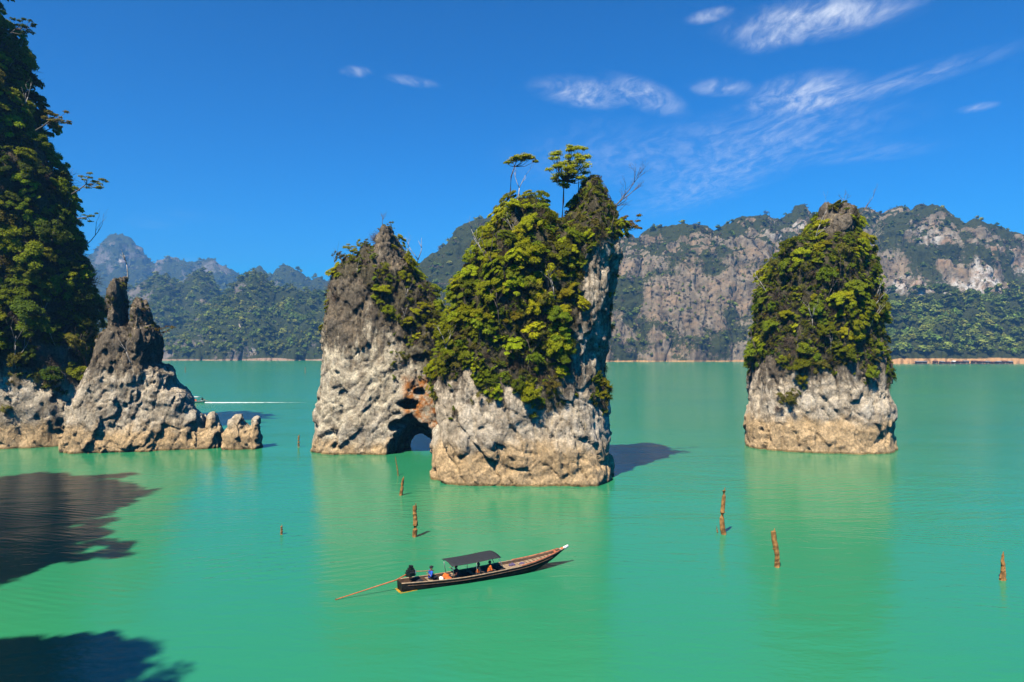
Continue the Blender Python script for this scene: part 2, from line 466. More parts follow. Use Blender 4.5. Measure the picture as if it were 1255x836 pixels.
def water_material():
    m, t = new_mat('lake_water')
    pos = t.node('ShaderNodeNewGeometry').outputs['Position']
    # milky green mineral water: colour comes from the body of the water
    n1 = t.noise(pos, 0.012, 3, 0.5)
    n2 = t.noise(t.mapping(pos, scale=(0.3, 1, 1)), 0.03, 4, 0.55)
    c = t.mix(t.ramp(n1, 0.35, 0.65), (0.026, 0.232, 0.106), (0.034, 0.250, 0.100))
    c = t.mix(t.math('MULTIPLY', t.ramp(n2, 0.35, 0.7), 0.35), c, (0.022, 0.222, 0.136))
    calm = t.ramp(t.noise(t.mapping(pos, rot=(0, 0, R(6)), scale=(0.010, 0.035, 1)), 1.0, 4, 0.6, 0.6), 0.36, 0.66)
    amp = t.math('ADD', 0.35, t.math('MULTIPLY', calm, 0.9))
    w1 = t.noise(t.mapping(pos, rot=(0, 0, R(-14)), scale=(0.35, 1.0, 1)), 0.85, 3, 0.5, 0.3)
    w2 = t.noise(t.mapping(pos, rot=(0, 0, R(25)), scale=(0.8, 1.3, 1)), 2.6, 3, 0.5, 0.2)
    w3 = t.noise(pos, 0.16, 2, 0.5)
    h = t.math('ADD', t.math('MULTIPLY', w1, 0.10), t.math('ADD', t.math('MULTIPLY', w2, 0.028), t.math('MULTIPLY', w3, 0.12)))
    # trains of boat ripples crossing calmer water
    tr_ = t.node('ShaderNodeTexWave', {'Vector': t.mapping(pos, rot=(0, 0, R(-72))), 'Scale': 0.42, 'Distortion': 2.2, 'Detail': 2.0, 'Detail Scale': 0.35}, wave_type='BANDS', bands_direction='X')
    tr2 = t.node('ShaderNodeTexWave', {'Vector': t.mapping(pos, rot=(0, 0, R(64))), 'Scale': 0.30, 'Distortion': 2.6, 'Detail': 2.0, 'Detail Scale': 0.35}, wave_type='BANDS', bands_direction='X')
    msk = t.ramp(t.noise(t.mapping(pos, scale=(0.7, 1, 1)), 0.055, 2, 0.5), 0.50, 0.68)
    msk2 = t.ramp(t.noise(t.mapping(pos, loc=(40, 13, 0), scale=(0.7, 1, 1)), 0.05, 2, 0.5), 0.52, 0.70)
    h = t.math('ADD', h, t.math('ADD', t.math('MULTIPLY', t.math('MULTIPLY', tr_.outputs['Fac'], msk), 0.022), t.math('MULTIPLY', t.math('MULTIPLY', tr2.outputs['Fac'], msk2), 0.022)))
    h = t.math('MULTIPLY', h, amp)
    b = t.node('ShaderNodeBsdfPrincipled', {'Base Color': c, 'Roughness': 0.19, 'IOR': 1.33, 'Specular IOR Level': 0.5})
    bn = t.node('ShaderNodeBump', {'Height': h, 'Strength': 0.7, 'Distance': 1.0})
    t.l.new(bn.outputs[0], b.inputs['Normal'])
    t.node('ShaderNodeOutputMaterial', {'Surface': b.outputs[0]})
    return m


def mountain_material(name, rock, rock_dark, pale, sand, sand_z, veg_a, veg_b):
    m, t = new_mat(name)
    pos = t.node('ShaderNodeNewGeometry').outputs['Position']
    sp = t.node('ShaderNodeSeparateXYZ', {0: pos})
    veg = t.node('ShaderNodeAttribute', attribute_name='veg').outputs['Fac']
    pal = t.node('ShaderNodeAttribute', attribute_name='pale').outputs['Fac']
    n = t.noise(pos, 0.045, 6, 0.65)
    f = t.noise(pos, 0.25, 6, 0.7)
    v = t.noise(t.mapping(pos, scale=(0.06, 0.06, 0.010)), 1.0, 7, 0.68, 0.6)
    c = t.mix(t.ramp(v, 0.33, 0.67), rock_dark, rock)
    c = t.mix(t.math('MULTIPLY', t.ramp(n, 0.45, 0.7), 0.5), c, (rock[0]*1.25, rock[1]*1.05, rock[2]*0.92))
    pf = t.math('MULTIPLY', pal, t.ramp(t.math('ADD', v, t.math('MULTIPLY', f, 0.5)), 0.62, 0.86))
    c = t.mix(pf, c, t.mix(t.ramp(n, 0.4, 0.62), pale, (0.40, 0.24, 0.14)))
    vc = t.mix(t.ramp(f, 0.3, 0.7), veg_a, veg_b)
    c = t.mix(t.ramp(t.math('ADD', t.math('MULTIPLY', veg, 0.9), t.math('MULTIPLY', t.math('SUBTRACT', f, 0.5), 1.1)), 0.38, 0.58), c, vc)
    snd = t.node('ShaderNodeAttribute', attribute_name='sand').outputs['Fac']
    sh = t.math('SUBTRACT', 1.0, t.ramp(t.math('SUBTRACT', t.math('ADD', sp.outputs[2], t.math('MULTIPLY', t.math('SUBTRACT', f, 0.5), 2.0)), snd), -0.6, 0.6))
    c = t.mix(sh, c, t.mix(f, tuple(k*0.75 for k in sand), sand))
    finish(t, c, 0.95, t.math('ADD', t.math('MULTIPLY', v, 1.5), f), 0.9, 3.0, 0.1)
    return m


# ------------------------------------------------------------------ lake
water = link('lake_water', mesh_from('lake_water', [(-6000, -600, 0), (6000, -600, 0), (6000, 6000, 0), (-6000, 6000, 0)], [(0, 1, 2, 3)], water_material()),
             kind='structure', label='milky turquoise green lake water with soft ripples', category='water')


# ------------------------------------------------------------------ limestone built from outlines with real depth
class Rock:
    pass


def build_rock(outline, C, D, turn, bf, bb, Rin, voxel, seed, n=2.4, amp=(0.45, 0.12, 0.14), dip=(R(20), R(30)), carve=None, fine=0.20, zmin=-1.6, rough_top=0.7, lump=5.5, block=1.0, plan=None):
    """outline: photo pixels of the visible contour, left base -> top -> right base; C: pixel column of the middle; D: distance of the middle.
    turn: share of the bearing by which the rock faces the camera; bf / bb: depth to the front and to the back; Rin: rounding radius."""
    Cx = (C-CX)/F*D
    a = math.atan2(Cx, D)*turn
    ca, sa = math.cos(-a), math.sin(-a)
    def to_local(px, py):
        rx = (px-CX)/F
        u = (rx*D-Cx)/(ca-rx*sa)
        return u, CAMZ-(py-HY)/F*(D+u*sa)
    poly = [to_local(*p) for p in outline]
    if plan is not None:                                # a wall laid out in plan: (x, y, bearing of its face)
        Cx, D, a = plan[0], plan[1], -plan[2]
        ca, sa = math.cos(-a), math.sin(-a)
        poly = list(outline)
    poly = [(poly[0][0], -14.0)]+poly+[(poly[-1][0], -14.0)]
    pa = np.array(poly)
    u0, u1 = pa[:, 0].min()-1.8, pa[:, 0].max()+1.8
    z1 = pa[:, 1].max()+1.8
    us = np.arange(u0, u1, voxel); zs = np.arange(zmin-voxel*2, z1, voxel); vs = np.arange(-bf-2.2, bb+2.2, voxel)
    U, Z = np.meshgrid(us, zs, indexing='ij')
    d = seg_sdf(np.stack([U.ravel(), Z.ravel()], 1), poly).reshape(U.shape)
    s = np.clip(1-d/Rin, 0, 3)[:, None, :]
    vv = np.where(vs < 0, -vs/bf, vs/bb)[None, :, None]
    f = ((s**n+vv**n)**(1/n)-1)*min(Rin, bf)*0.9
    f = np.broadcast_to(f, (len(us), len(vs), len(zs))).copy()
    band = np.abs(f) < 2.4
    I = np.argwhere(band)
    p = np.stack([us[I[:, 0]], vs[I[:, 1]], zs[I[:, 2]]], 1)
    wob = fbm(p/np.array([lump, lump, lump*1.3]), 2, seed, billow=True)*amp[0]
    cd, sd_ = math.cos(dip[1]), math.sin(dip[1])
    q = np.stack([p[:, 0]*cd+p[:, 2]*sd_, p[:, 1]*0.8, -p[:, 0]*sd_+p[:, 2]*cd], 1)          # dipping beds
    wob -= fbm(q/np.array([3.6, 3.6, 1.4]), 2, seed+40, billow=True)*amp[1]*0.7
    wob -= fbm(p/np.array([1.3, 1.3, 5.0]), 2, seed+80, billow=True)*amp[2]*np.clip(0.5+p[:, 2]/18.0, 0.4, 1.5)    # upright flutes
    f[band] -= wob
    if carve is not None:
        UU, VV, ZZ = np.meshgrid(us, vs, zs, indexing='ij')
        f = carve(f, UU, VV, ZZ, to_local)
    f[:, :, 0] = 5; f[0] = 5; f[-1] = 5; f[:, 0] = 5; f[:, -1] = 5; f[:, :, -1] = 5
    P3, Q = polygonize(f, voxel, (us[0], vs[0], zs[0]))
    nrm = vnormals(P3, Q)
    qv = np.stack([P3[:, 0]*cd+P3[:, 2]*sd_, P3[:, 1]*0.9, -P3[:, 0]*sd_+P3[:, 2]*cd], 1)+0.35*perlin(P3/1.7, seed+5)[:, None]
    jag = perlin(P3/1.1, seed+6)[:, None]*0.30
    low = np.clip(1-(P3[:, 2]-9)/8, 0.2, 1)
    g = blocks((qv+jag)/np.array([1.9, 2.6, 5.2])/block, seed+1, 0.09, 0.55)*0.62*block*fine*4*np.maximum(low, 0.6)      # tall joint-bounded slabs
    g += blocks((qv+jag*0.7)/np.array([0.95, 1.3, 2.2])/block, seed+2, 0.09, 0.30)*0.15*block*fine*4*low
    bm_ = np.clip(perlin(P3/3.5, seed+61)*2.2, 0, 1)
    saw = (qv[:, 2]/1.9+0.7*perlin(P3/2.8, seed+62)) % 1.0
    g += (saw-0.5)*0.22*block*fine*4*bm_*low                                                            # bedding ledges
    g += blocks((P3+jag*0.8)/np.array([1.0, 1.0, 5.0])/block, seed+3, 0.12, 0.4)*0.55*block*fine*4*(1-low)     # upright fluted pinnacles high up
    k = np.clip((P3[:, 2]-9)/8, 0, 1)*rough_top
    g -= k*fbm(P3/np.array([0.75, 0.75, 2.6]), 2, seed+160, 0.6, billow=True)*fine*1.6
    sgn = 1.0
    P3 = P3+nrm*g[:, None]*sgn
    nrm = vnormals(P3, Q)
    r = Rock()
    r.v = np.stack([Cx+P3[:, 0]*ca-P3[:, 1]*sa, D+P3[:, 0]*sa+P3[:, 1]*ca, P3[:, 2]], 1)
    r.n = np.stack([nrm[:, 0]*ca-nrm[:, 1]*sa, nrm[:, 0]*sa+nrm[:, 1]*ca, nrm[:, 2]], 1)
    r.q = Q
    r.px = CX+r.v[:, 0]/r.v[:, 1]*F
    r.py = HY+(CAMZ-r.v[:, 2])/r.v[:, 1]*F
    view = r.v-np.array([0, 0, CAMZ]); view /= np.linalg.norm(view, axis=1, keepdims=True)
    r.face = -(view*r.n).sum(1)
    r.front = P3[:, 1] < 1.0
    return r


def rock_object(name, r, mat, label, category, veg, orange=None, pale=None):
    me = mesh_from(name, r.v, r.q, mat, False, {'veg': veg, 'orange': orange if orange is not None else np.zeros(len(r.v)), 'pale': pale if pale is not None else np.zeros(len(r.v))})
    return link(name, me, label=label, category=category)


def poly_mask(r, poly, soft=6.0):
    return np.clip(0.5+seg_sdf(np.stack([r.px, r.py], 1), poly)/soft, 0, 1)


main_rock_outline = [(531, 584), (531, 546), (536, 503), (532, 474), (545, 430), (555, 395), (561, 362), (570, 336), (583, 315), (598, 296), (609, 277), (622, 262), (638, 251), (656, 249), (668, 258), (680, 270), (692, 274), (702, 262), (707, 246), (712, 232), (722, 222), (732, 220), (738, 231), (739, 243), (746, 252), (752, 270), (757, 288), (759, 314), (755, 337), (748, 366), (742, 400), (736, 435), (738, 470), (743, 502), (748, 533), (751, 584)]
arch_rock_outline = [(387, 552), (389, 512), (394, 471), (398, 420), (403, 384), (406, 352), (413, 331), (420, 324), (428, 314), (440, 318), (452, 303), (458, 306), (466, 290), (471, 279), (478, 278), (484, 288),
                     (488, 306), (499, 318), (508, 332), (516, 346), (524, 346), (530, 364), (541, 388), (552, 410), (566, 430), (578, 470), (584, 520), (586, 552)]
right_rock_outline = [(914, 546), (914, 520), (917, 488), (920, 458), (924, 430), (929, 400), (930, 372), (933, 352), (941, 334), (955, 314), (967, 300), (978, 293), (990, 288), (1000, 275), (1008, 256), (1016, 252), (1021, 262),
                      (1026, 264), (1034, 250), (1041, 256), (1047, 280), (1054, 294), (1062, 310), (1070, 328), (1074, 350), (1076, 372), (1076, 400), (1078, 433), (1086, 466), (1092, 498), (1090, 530), (1093, 546)]
headland_outline = [(80, 552), (83, 515), (92, 490), (102, 466), (113, 442), (122, 422), (129, 410), (135, 404), (137, 384), (136, 360), (140, 341), (148, 340), (152, 354), (151, 378), (154, 399), (160, 402), (164, 392), (165, 374), (170, 363), (176, 372), (180, 379),
                    (184, 394), (192, 400), (198, 413), (197, 430), (194, 444), (206, 449), (214, 458), (217, 470), (228, 476), (236, 488), (239, 500), (247, 508), (251, 522), (254, 524), (256, 510), (262, 506), (266, 519), (272, 527), (277, 540), (278, 552)]
stack_outline = [(273, 549), (273, 534), (279, 526), (284, 514), (292, 508), (298, 506), (302, 516), (307, 522), (311, 513), (318, 509), (319, 522), (321, 536), (322, 549)]
cliff_outline = [(-190, 551), (-190, 300), (-170, 80), (-140, 0), (-100, -40), (-60, -45), (-36, -34), (-22, -10), (-10, 14), (-2, 40), (2, 66), (12, 98), (24, 130), (34, 168), (50, 196), (70, 214), (78, 234), (80, 268), (86, 292),
                 (90, 340), (106, 404), (122, 436), (160, 466), (178, 500), (190, 551)]


def arch_carve(f, U, V, Z, loc):
    u0 = loc(516, 540)[0]
    t = np.clip((V+7.5)/9.0, 0, 1)
    hw = 3.7-1.6*t; hh = 6.2-4.0*t
    tun = (np.sqrt(((U-u0+(1-t)*0.6)/hw)**2+(np.maximum(Z, -3)/hh)**2)-1)*np.minimum(hw, hh)
    f = np.maximum(f, -tun-0.25*np.sin(U*1.7+V)*np.sin(V*1.3))
    for (px, py, ru, rv, rz) in ((507, 492, 1.7, 3.2, 1.0), (520, 478, 1.0, 2.4, 0.7), (497, 518, 1.6, 3.4, 1.0), (430, 480, 0.8, 1.5, 0.7)):
        uu, zz = loc(px, py)
        e = (np.sqrt(((U-uu)/ru)**2+((V+7.0)/rv)**2+((Z-zz)/rz)**2)-1)*min(ru, rz)
        f = np.maximum(f, -e)
    return f


rk_main = build_rock(main_rock_outline, 641, 86.0, 0.0, 7.6, 8.5, 7.0, 0.18, 3)
rk_arch = build_rock(arch_rock_outline, 470, 108.0, 0.0, 6.2, 6.0, 6.0, 0.22, 11, amp=(0.45, 0.1, 0.1), dip=(R(20), R(-38)), carve=arch_carve)
rk_right = build_rock(right_rock_outline, 1003, 111.0, 0.55, 8.0, 8.5, 8.0, 0.22, 23, dip=(R(20), R(12)))
rk_head = build_rock(headland_outline, 170, 109.0, 0.6, 4.4, 5.0, 2.6, 0.18, 31, n=2.4, amp=(0.25, 0.10, 0.10), dip=(R(20), R(-24)), lump=3.5, fine=0.17)
rk_stack = build_rock(stack_outline, 297, 109.0, 0.6, 2.2, 2.2, 2.2, 0.17, 37, amp=(0.35, 0.2, 0.2), fine=0.12, lump=2.5)
rk_cliff = build_rock(cliff_outline, 0, 114.0, 0.6, 8.0, 16.0, 12.0, 0.36, 41, amp=(1.2, 0.3, 0.2), lump=8.0)


def vegmask(r, zlo, zhi, bare=(), seed=0, amount=0.0):
    n = fbm(r.v/4.0, 3, seed)
    m = np.clip((r.v[:, 2]-zlo+n*7)/(zhi-zlo), 0, 1)
    for poly in bare: m = m*(1-poly_mask(r, poly)*(r.face > -0.2))
    return np.clip(m+amount, 0, 1)


vg_main = vegmask(rk_main, 9.5, 12.5, [[(716, 318), (735, 292), (772, 292), (772, 330), (745, 460), (706, 470), (698, 440), (712, 380)]], 5)
vg_arch = vegmask(rk_arch, 13, 20, [[(380, 440), (400, 345), (440, 340), (470, 400), (480, 470), (380, 480)], [(455, 275), (490, 275), (492, 330), (462, 330)]], 6)*0.9
vg_arch = np.maximum(vg_arch, poly_mask(rk_arch, [(482, 345), (512, 335), (548, 380), (548, 460), (520, 462), (492, 432)], 16))
vg_right = vegmask(rk_right, 11.0, 13.5, [[(1000, 245), (1046, 245), (1050, 284), (1004, 284)]], 7)
vg_head = vegmask(rk_head, 14, 22, (), 8)*0.45
vg_cliff = vegmask(rk_cliff, 9.5, 14.5, (), 9)
ora_arch = poly_mask(rk_arch, [(494, 462), (545, 462), (545, 560), (530, 560), (524, 520), (494, 508)], 10)*np.clip((rk_arch.v[:, 2]-1.5)/2, 0, 1)
ora_arch = np.clip(ora_arch, 0, 1)*(rk_arch.v[:, 1] < 112)

MR_main = rock_material('limestone_main', 4.2, (8.0, 14.0))
MR_arch = rock_material('limestone_arch', 1.2, (11.0, 20.0), grey=(0.67, 0.555, 0.40))
MR_right = rock_material('limestone_right', 4.6, (7.0, 14.0), grey=(0.60, 0.495, 0.36))
MR_left = rock_material('limestone_left', 3.4, (7.0, 16.0), grey=(0.60, 0.50, 0.365))
rock_object('limestone_stack', rk_main, MR_main, 'tall limestone stack with forested top and pale cliff edge, behind the long boat', 'rock', vg_main, None, poly_mask(rk_main, [(712, 330), (732, 290), (765, 282), (765, 320), (748, 450), (742, 480), (690, 470), (716, 380)], 12))
rock_object('limestone_arch', rk_arch, MR_arch, 'pale limestone tower with a pointed dark summit and a low sea arch', 'rock', vg_arch, ora_arch)
rock_object('limestone_stack', rk_right, MR_right, 'lone barrel shaped limestone stack with dense green cap and tan foot', 'rock', vg_right)
rock_object('limestone_headland', rk_head, MR_left, 'jagged grey limestone headland with thin upright spires, joined to the tall cliff', 'rock', vg_head)
rock_object('shore_rock', rk_stack, MR_left, 'small tan crumbly rock with two knobs at the tip of the headland', 'rock', np.zeros(len(rk_stack.v)))
rock_object('limestone_cliff', rk_cliff, MR_left, 'towering jungle covered limestone cliff rising behind the jagged headland', 'cliff', vg_cliff)


# ------------------------------------------------------------------ foliage
def leaves(cent, spread, count, size, r, up=0.6, flat=0.55, long=1.0):
    """leaf-shaped quads strewn through flattened clumps; returns verts, quads, per-vertex tint"""
    k = len(cent)
    idx = r.integers(0, k, count)
    d = r.normal(size=(count, 3)); d /= np.linalg.norm(d, axis=1, keepdims=True)
    rad = r.random(count)**0.45
    d[:, 2] = np.where(d[:, 2] < -0.2, -d[:, 2]*0.6, d[:, 2])
    p = cent[idx]+d*(rad*spread[idx])[:, None]*np.array([1, 1, flat])
    nrm = d*0.8+np.array([0, 0, up])+r.normal(size=(count, 3))*0.45
    nrm /= np.linalg.norm(nrm, axis=1, keepdims=True)
    t = np.cross(nrm, r.normal(size=(count, 3))); t /= np.linalg.norm(t, axis=1, keepdims=True)
    b = np.cross(nrm, t)
    s = size*r.uniform(0.6, 1.35, count)[:, None]
    L = s*long
    v = np.stack([p-t*L, p+b*s*0.55-nrm*s*0.12, p+t*L, p-b*s*0.55-nrm*s*0.12], 1).reshape(-1, 3)
    q = np.arange(count*4).reshape(-1, 4)
    return v, q, np.repeat(r.random(count), 4)


def crown_variant(kind, seed):
    r = np.random.default_rng(seed)
    if kind == 'round':
        n = 22; th = r.uniform(0, 6.283, n); h = r.uniform(-0.25, 1, n)
        rr = np.sqrt(np.clip(1-np.clip(h, 0, 1)**2*0.8, 0, 1))*r.uniform(0.45, 0.95, n)
        c = np.stack([rr*np.cos(th), rr*np.sin(th), 0.62+h*0.58], 1)
        return leaves(c, r.uniform(0.22, 0.42, n), 3000, 0.076, r)
    if kind == 'pad':                      # tiers of flat leaf pads
        n = 15; th = r.uniform(0, 6.283, n); rr = r.uniform(0.2, 1.0, n)
        c = np.stack([rr*np.cos(th), rr*np.sin(th), 0.38+0.8*(1-rr*0.55)+r.uniform(-0.3, 0.3, n)], 1)
        return leaves(c, r.uniform(0.26, 0.45, n), 2600, 0.074, r, 1.1, 0.42)
    if kind == 'loose':
        n = 16; th = r.uniform(0, 6.283, n); rr = r.uniform(0.1, 1.1, n)
        c = np.stack([rr*np.cos(th), rr*np.sin(th), 0.65+r.uniform(-0.45, 0.65, n)], 1)
        return leaves(c, r.uniform(0.18, 0.34, n), 1100, 0.058, r, 0.5, 0.6, 1.4)
    if kind == 'strap':                    # rosettes of long drooping leaves
        n = 7; V = []; T = []
        for k in range(n):
            th0 = r.uniform(0, 6.283); q0 = r.uniform(0.0, 0.75)
            c = np.array([q0*math.cos(th0), q0*math.sin(th0), r.uniform(0.35, 1.2)])
            for j in range(34):
                th = r.uniform(0, 6.283); el = r.uniform(-0.2, 1.2)
                L = r.uniform(0.35, 0.6)
                dv = np.array([math.cos(th)*math.cos(el), math.sin(th)*math.cos(el), math.sin(el)])
                sv = np.array([-math.sin(th), math.cos(th), 0])*0.03
                a = c+dv*L*0.55; e = c+dv*L+np.array([0, 0, -0.25*L])
                V += [c-sv*0.6, c+sv*0.6, a+sv, a-sv, a-sv, a+sv, e+sv*0.2, e-sv*0.2]
                T += [r.random()]*8
        V = np.array(V)
        return V, np.arange(len(V)).reshape(-1, 4), np.array(T)
    if kind == 'twig':                     # leafless tangle
        V = []; T = []
        for k in range(150):
            th = r.uniform(0, 6.283); el = r.uniform(0.0, 1.45)
            p = np.array([0, 0, 0.1])+r.normal(size=3)*np.array([.3, .3, .12])
            dv = np.array([math.cos(th)*math.cos(el), math.sin(th)*math.cos(el), math.sin(el)])
            wd = 0.020
            for j in range(3):
                e = p+dv*r.uniform(0.25, 0.5)
                sv = np.cross(dv, r.normal(size=3)); sv /= np.linalg.norm(sv)+1e-9
                V += [p-sv*wd, p+sv*wd, e+sv*wd*0.7, e-sv*wd*0.7]; T += [r.random()]*4
                p = e; wd *= 0.7; dv = dv+r.normal(size=3)*0.45; dv /= np.linalg.norm(dv)
        V = np.array(V)
        return V, np.arange(len(V)).reshape(-1, 4), np.array(T)


def trunk_mesh(seed, mat, kind):
    random.seed(seed)
    mb = MB()
    for k in range(3 if kind != 'strap' else 2):
        a = random.uniform(0, 6.283); rr = random.uniform(0.15, 0.5)
        mb.tube([(0, 0, -0.25), (rr*0.25*math.cos(a), rr*0.25*math.sin(a), 0.35), (rr*math.cos(a), rr*math.sin(a), 0.75+random.uniform(0, 0.3))], [0.07, 0.05, 0.02], 5)
    return mb.mesh('trunk', mat)


crowns = {}
for kind, mats in (('round', ('leaf_bright', 'leaf_mid', 'leaf_dark', 'leaf_olive')), ('pad', ('leaf_bright', 'leaf_mid', 'leaf_dark', 'leaf_yellow')),
                   ('loose', ('leaf_bright', 'leaf_mid', 'leaf_dark', 'leaf_olive', 'leaf_yellow')), ('strap', ('leaf_mid', 'leaf_olive', 'leaf_dark')), ('twig', ('twig_dry',))):
    for i in range(3):
        V_, Q_, T_ = crown_variant(kind, 100+i*7+hash(len(kind)*13+ord(kind[0])) % 1000)
        for mt in mats:
            crowns.setdefault((kind, mt), []).append(mesh_from('crown', V_, Q_, M[mt], False, {'leaf': T_}))
trunks = {k: [trunk_mesh(50+i, M['bark' if k != 'twig' else 'bark_dark'], k) for i in range(3)] for k in ('round', 'pad', 'loose', 'strap', 'twig')}
WORDS = {'leaf_bright': 'bright green', 'leaf_mid': 'mid green', 'leaf_dark': 'dark green', 'leaf_olive': 'dull olive', 'leaf_yellow': 'golden yellow', 'twig_dry': 'leafless grey brown'}
KINDS = {'round': ('bush', 'rounded leafy bush'), 'pad': ('small_tree', 'flat tiered tree'), 'loose': ('shrub', 'thin loose shrub'), 'strap': ('screw_pine', 'strap leaved tuft'), 'twig': ('dry_shrub', 'shrub')}


def add_plant(p, up, scale, kind, mt, where, group, rs, zone='', sz=(0, 99)):
    nm, ph = KINDS[kind]
    if nm == 'bush' and 'cliff' in where: nm = 'cliff_bush'
    o = empty(nm, p, label=' '.join(('%s %s %s %s' % (('small ' if scale < sz[0] else 'large ' if scale > sz[1] else '')+WORDS[mt], ph, zone, where)).split()), category='tree' if kind == 'pad' else 'shrub', group='%s %s' % (nm.replace('_', ' ')+('es' if nm.endswith('bush') else 's'), group))
    q = Vector(up).to_track_quat('Z', 'Y') @ Matrix.Rotation(rs.uniform(0, 6.283), 4, 'Z').to_quaternion()
    o.rotation_euler = q.to_euler()
    o.scale = (scale, scale, scale*rs.uniform(0.85, 1.45))
    i = int(rs.integers(0, 3))
    link('trunk', trunks[kind][i], o)
    link('crown', crowns[(kind, mt)][i], o)
    return o


def scatter_plants(r, veg, n_max, min_d, size, palette, where, group, seed, minface=-0.35, band=None, jitter=0.35):
    rs = np.random.default_rng(seed)
    ok = np.argwhere((veg > 0.55) & (r.face > minface) & (r.n[:, 2] > -0.35)).ravel()
    if band is not None: ok = ok[band(r, ok)]
    rs.shuffle(ok)
    chosen = []; pts = np.zeros((0, 3))
    for k in ok:
        p = r.v[k]
        if len(pts) and ((pts-p)**2).sum(1).min() < min_d**2: continue
        pts = np.vstack([pts, p]); chosen.append(k)
        if len(chosen) >= n_max: break
    zt = r.v[:, 2].max()
    for k in chosen:
        zone = ('atop', 'high on', 'halfway up', 'low on')[int(np.clip((1-r.v[k, 2]/zt)*5.0, 0, 3))]
        x = rs.random(); acc = 0
        for kind, mt, wt in palette:
            acc += wt
            if x <= acc: break
        flat_top = r.n[k, 2] > 0.5 and r.v[k, 2] > 0.62*zt
        if flat_top and kind == 'pad': kind, mt = 'round', 'leaf_mid'
        up = np.array([0, 0, 1.0])*0.9+r.n[k]*0.75+rs.normal(size=3)*0.12
        s = (size[0]+(size[1]-size[0])*rs.random()**1.5)*(0.8 if kind in ('strap', 'twig') else 1.0)*(0.62 if flat_top else 1.0)
        add_plant(r.v[k]-r.n[k]*0.25, up, s, kind, mt, where, group, rs, zone, (size[0]+0.22*(size[1]-size[0]), size[0]+0.5*(size[1]-size[0])))
    return pts


PAL_SUN = [('round', 'leaf_bright', 0.16), ('pad', 'leaf_bright', 0.15), ('round', 'leaf_mid', 0.16), ('pad', 'leaf_mid', 0.10), ('loose', 'leaf_bright', 0.11), ('loose', 'leaf_olive', 0.07), ('strap', 'leaf_mid', 0.09), ('twig', 'twig_dry', 0.13), ('pad', 'leaf_yellow', 0.03)]
PAL_RIGHT = [('round', 'leaf_mid', 0.20), ('pad', 'leaf_bright', 0.18), ('pad', 'leaf_mid', 0.12), ('round', 'leaf_bright', 0.14), ('loose', 'leaf_bright', 0.08), ('loose', 'leaf_olive', 0.08), ('twig', 'twig_dry', 0.12), ('strap', 'leaf_olive', 0.05), ('loose', 'leaf_yellow', 0.03)]
PAL_ARCH = [('loose', 'leaf_mid', 0.26), ('pad', 'leaf_bright', 0.20), ('round', 'leaf_bright', 0.18), ('twig', 'twig_dry', 0.22), ('loose', 'leaf_olive', 0.14)]
PAL_CLIFF = [('round', 'leaf_dark', 0.16), ('pad', 'leaf_dark', 0.08), ('round', 'leaf_mid', 0.24), ('pad', 'leaf_mid', 0.20), ('loose', 'leaf_olive', 0.10), ('twig', 'twig_dry', 0.14), ('strap', 'leaf_dark', 0.05), ('round', 'leaf_olive', 0.03)]
FACE = lambda r, k: r.front[k]
scatter_plants(rk_main, vg_main, 285, 0.85, (0.6, 1.65), PAL_SUN, 'the tall stack behind the boat', 'on the tall stack', 1, -0.12, lambda r, k: (r.v[k, 2] > 8.5) & ~((r.px[k] > 680) & (r.px[k] < 702) & (r.py[k] < 300)) & ~((r.py[k] < 285) & (r.px[k] > 704)))
scatter_plants(rk_right, vg_right, 290, 0.95, (0.6, 1.6), PAL_RIGHT, 'the lone barrel shaped stack', 'on the lone stack', 2)
scatter_plants(rk_arch, vg_arch, 120, 0.95, (0.55, 1.4), PAL_ARCH, 'the arch tower', 'on the arch tower', 3)
scatter_plants(rk_head, vg_head*2, 26, 1.3, (0.5, 0.9), [('twig', 'twig_dry', 0.7), ('loose', 'leaf_olive', 0.3)], 'the jagged headland', 'on the jagged headland', 4)
INFRAME = lambda r, k: (r.px[k] > -45) & (r.py[k] > -50)
scatter_plants(rk_cliff, vg_cliff, 295, 1.6, (1.2, 2.7), PAL_CLIFF, 'the towering jungle cliff', 'on the jungle cliff', 5, band=INFRAME)


# ------------------------------------------------------------------ undergrowth on the rocks and far woods (uncountable)
def source_collection(name, meshes):
    c = bpy.data.collections.new(name)
    for k, me in enumerate(meshes): c.objects.link(bpy.data.objects.new('%s_%02d' % (name, k), me))
    return c


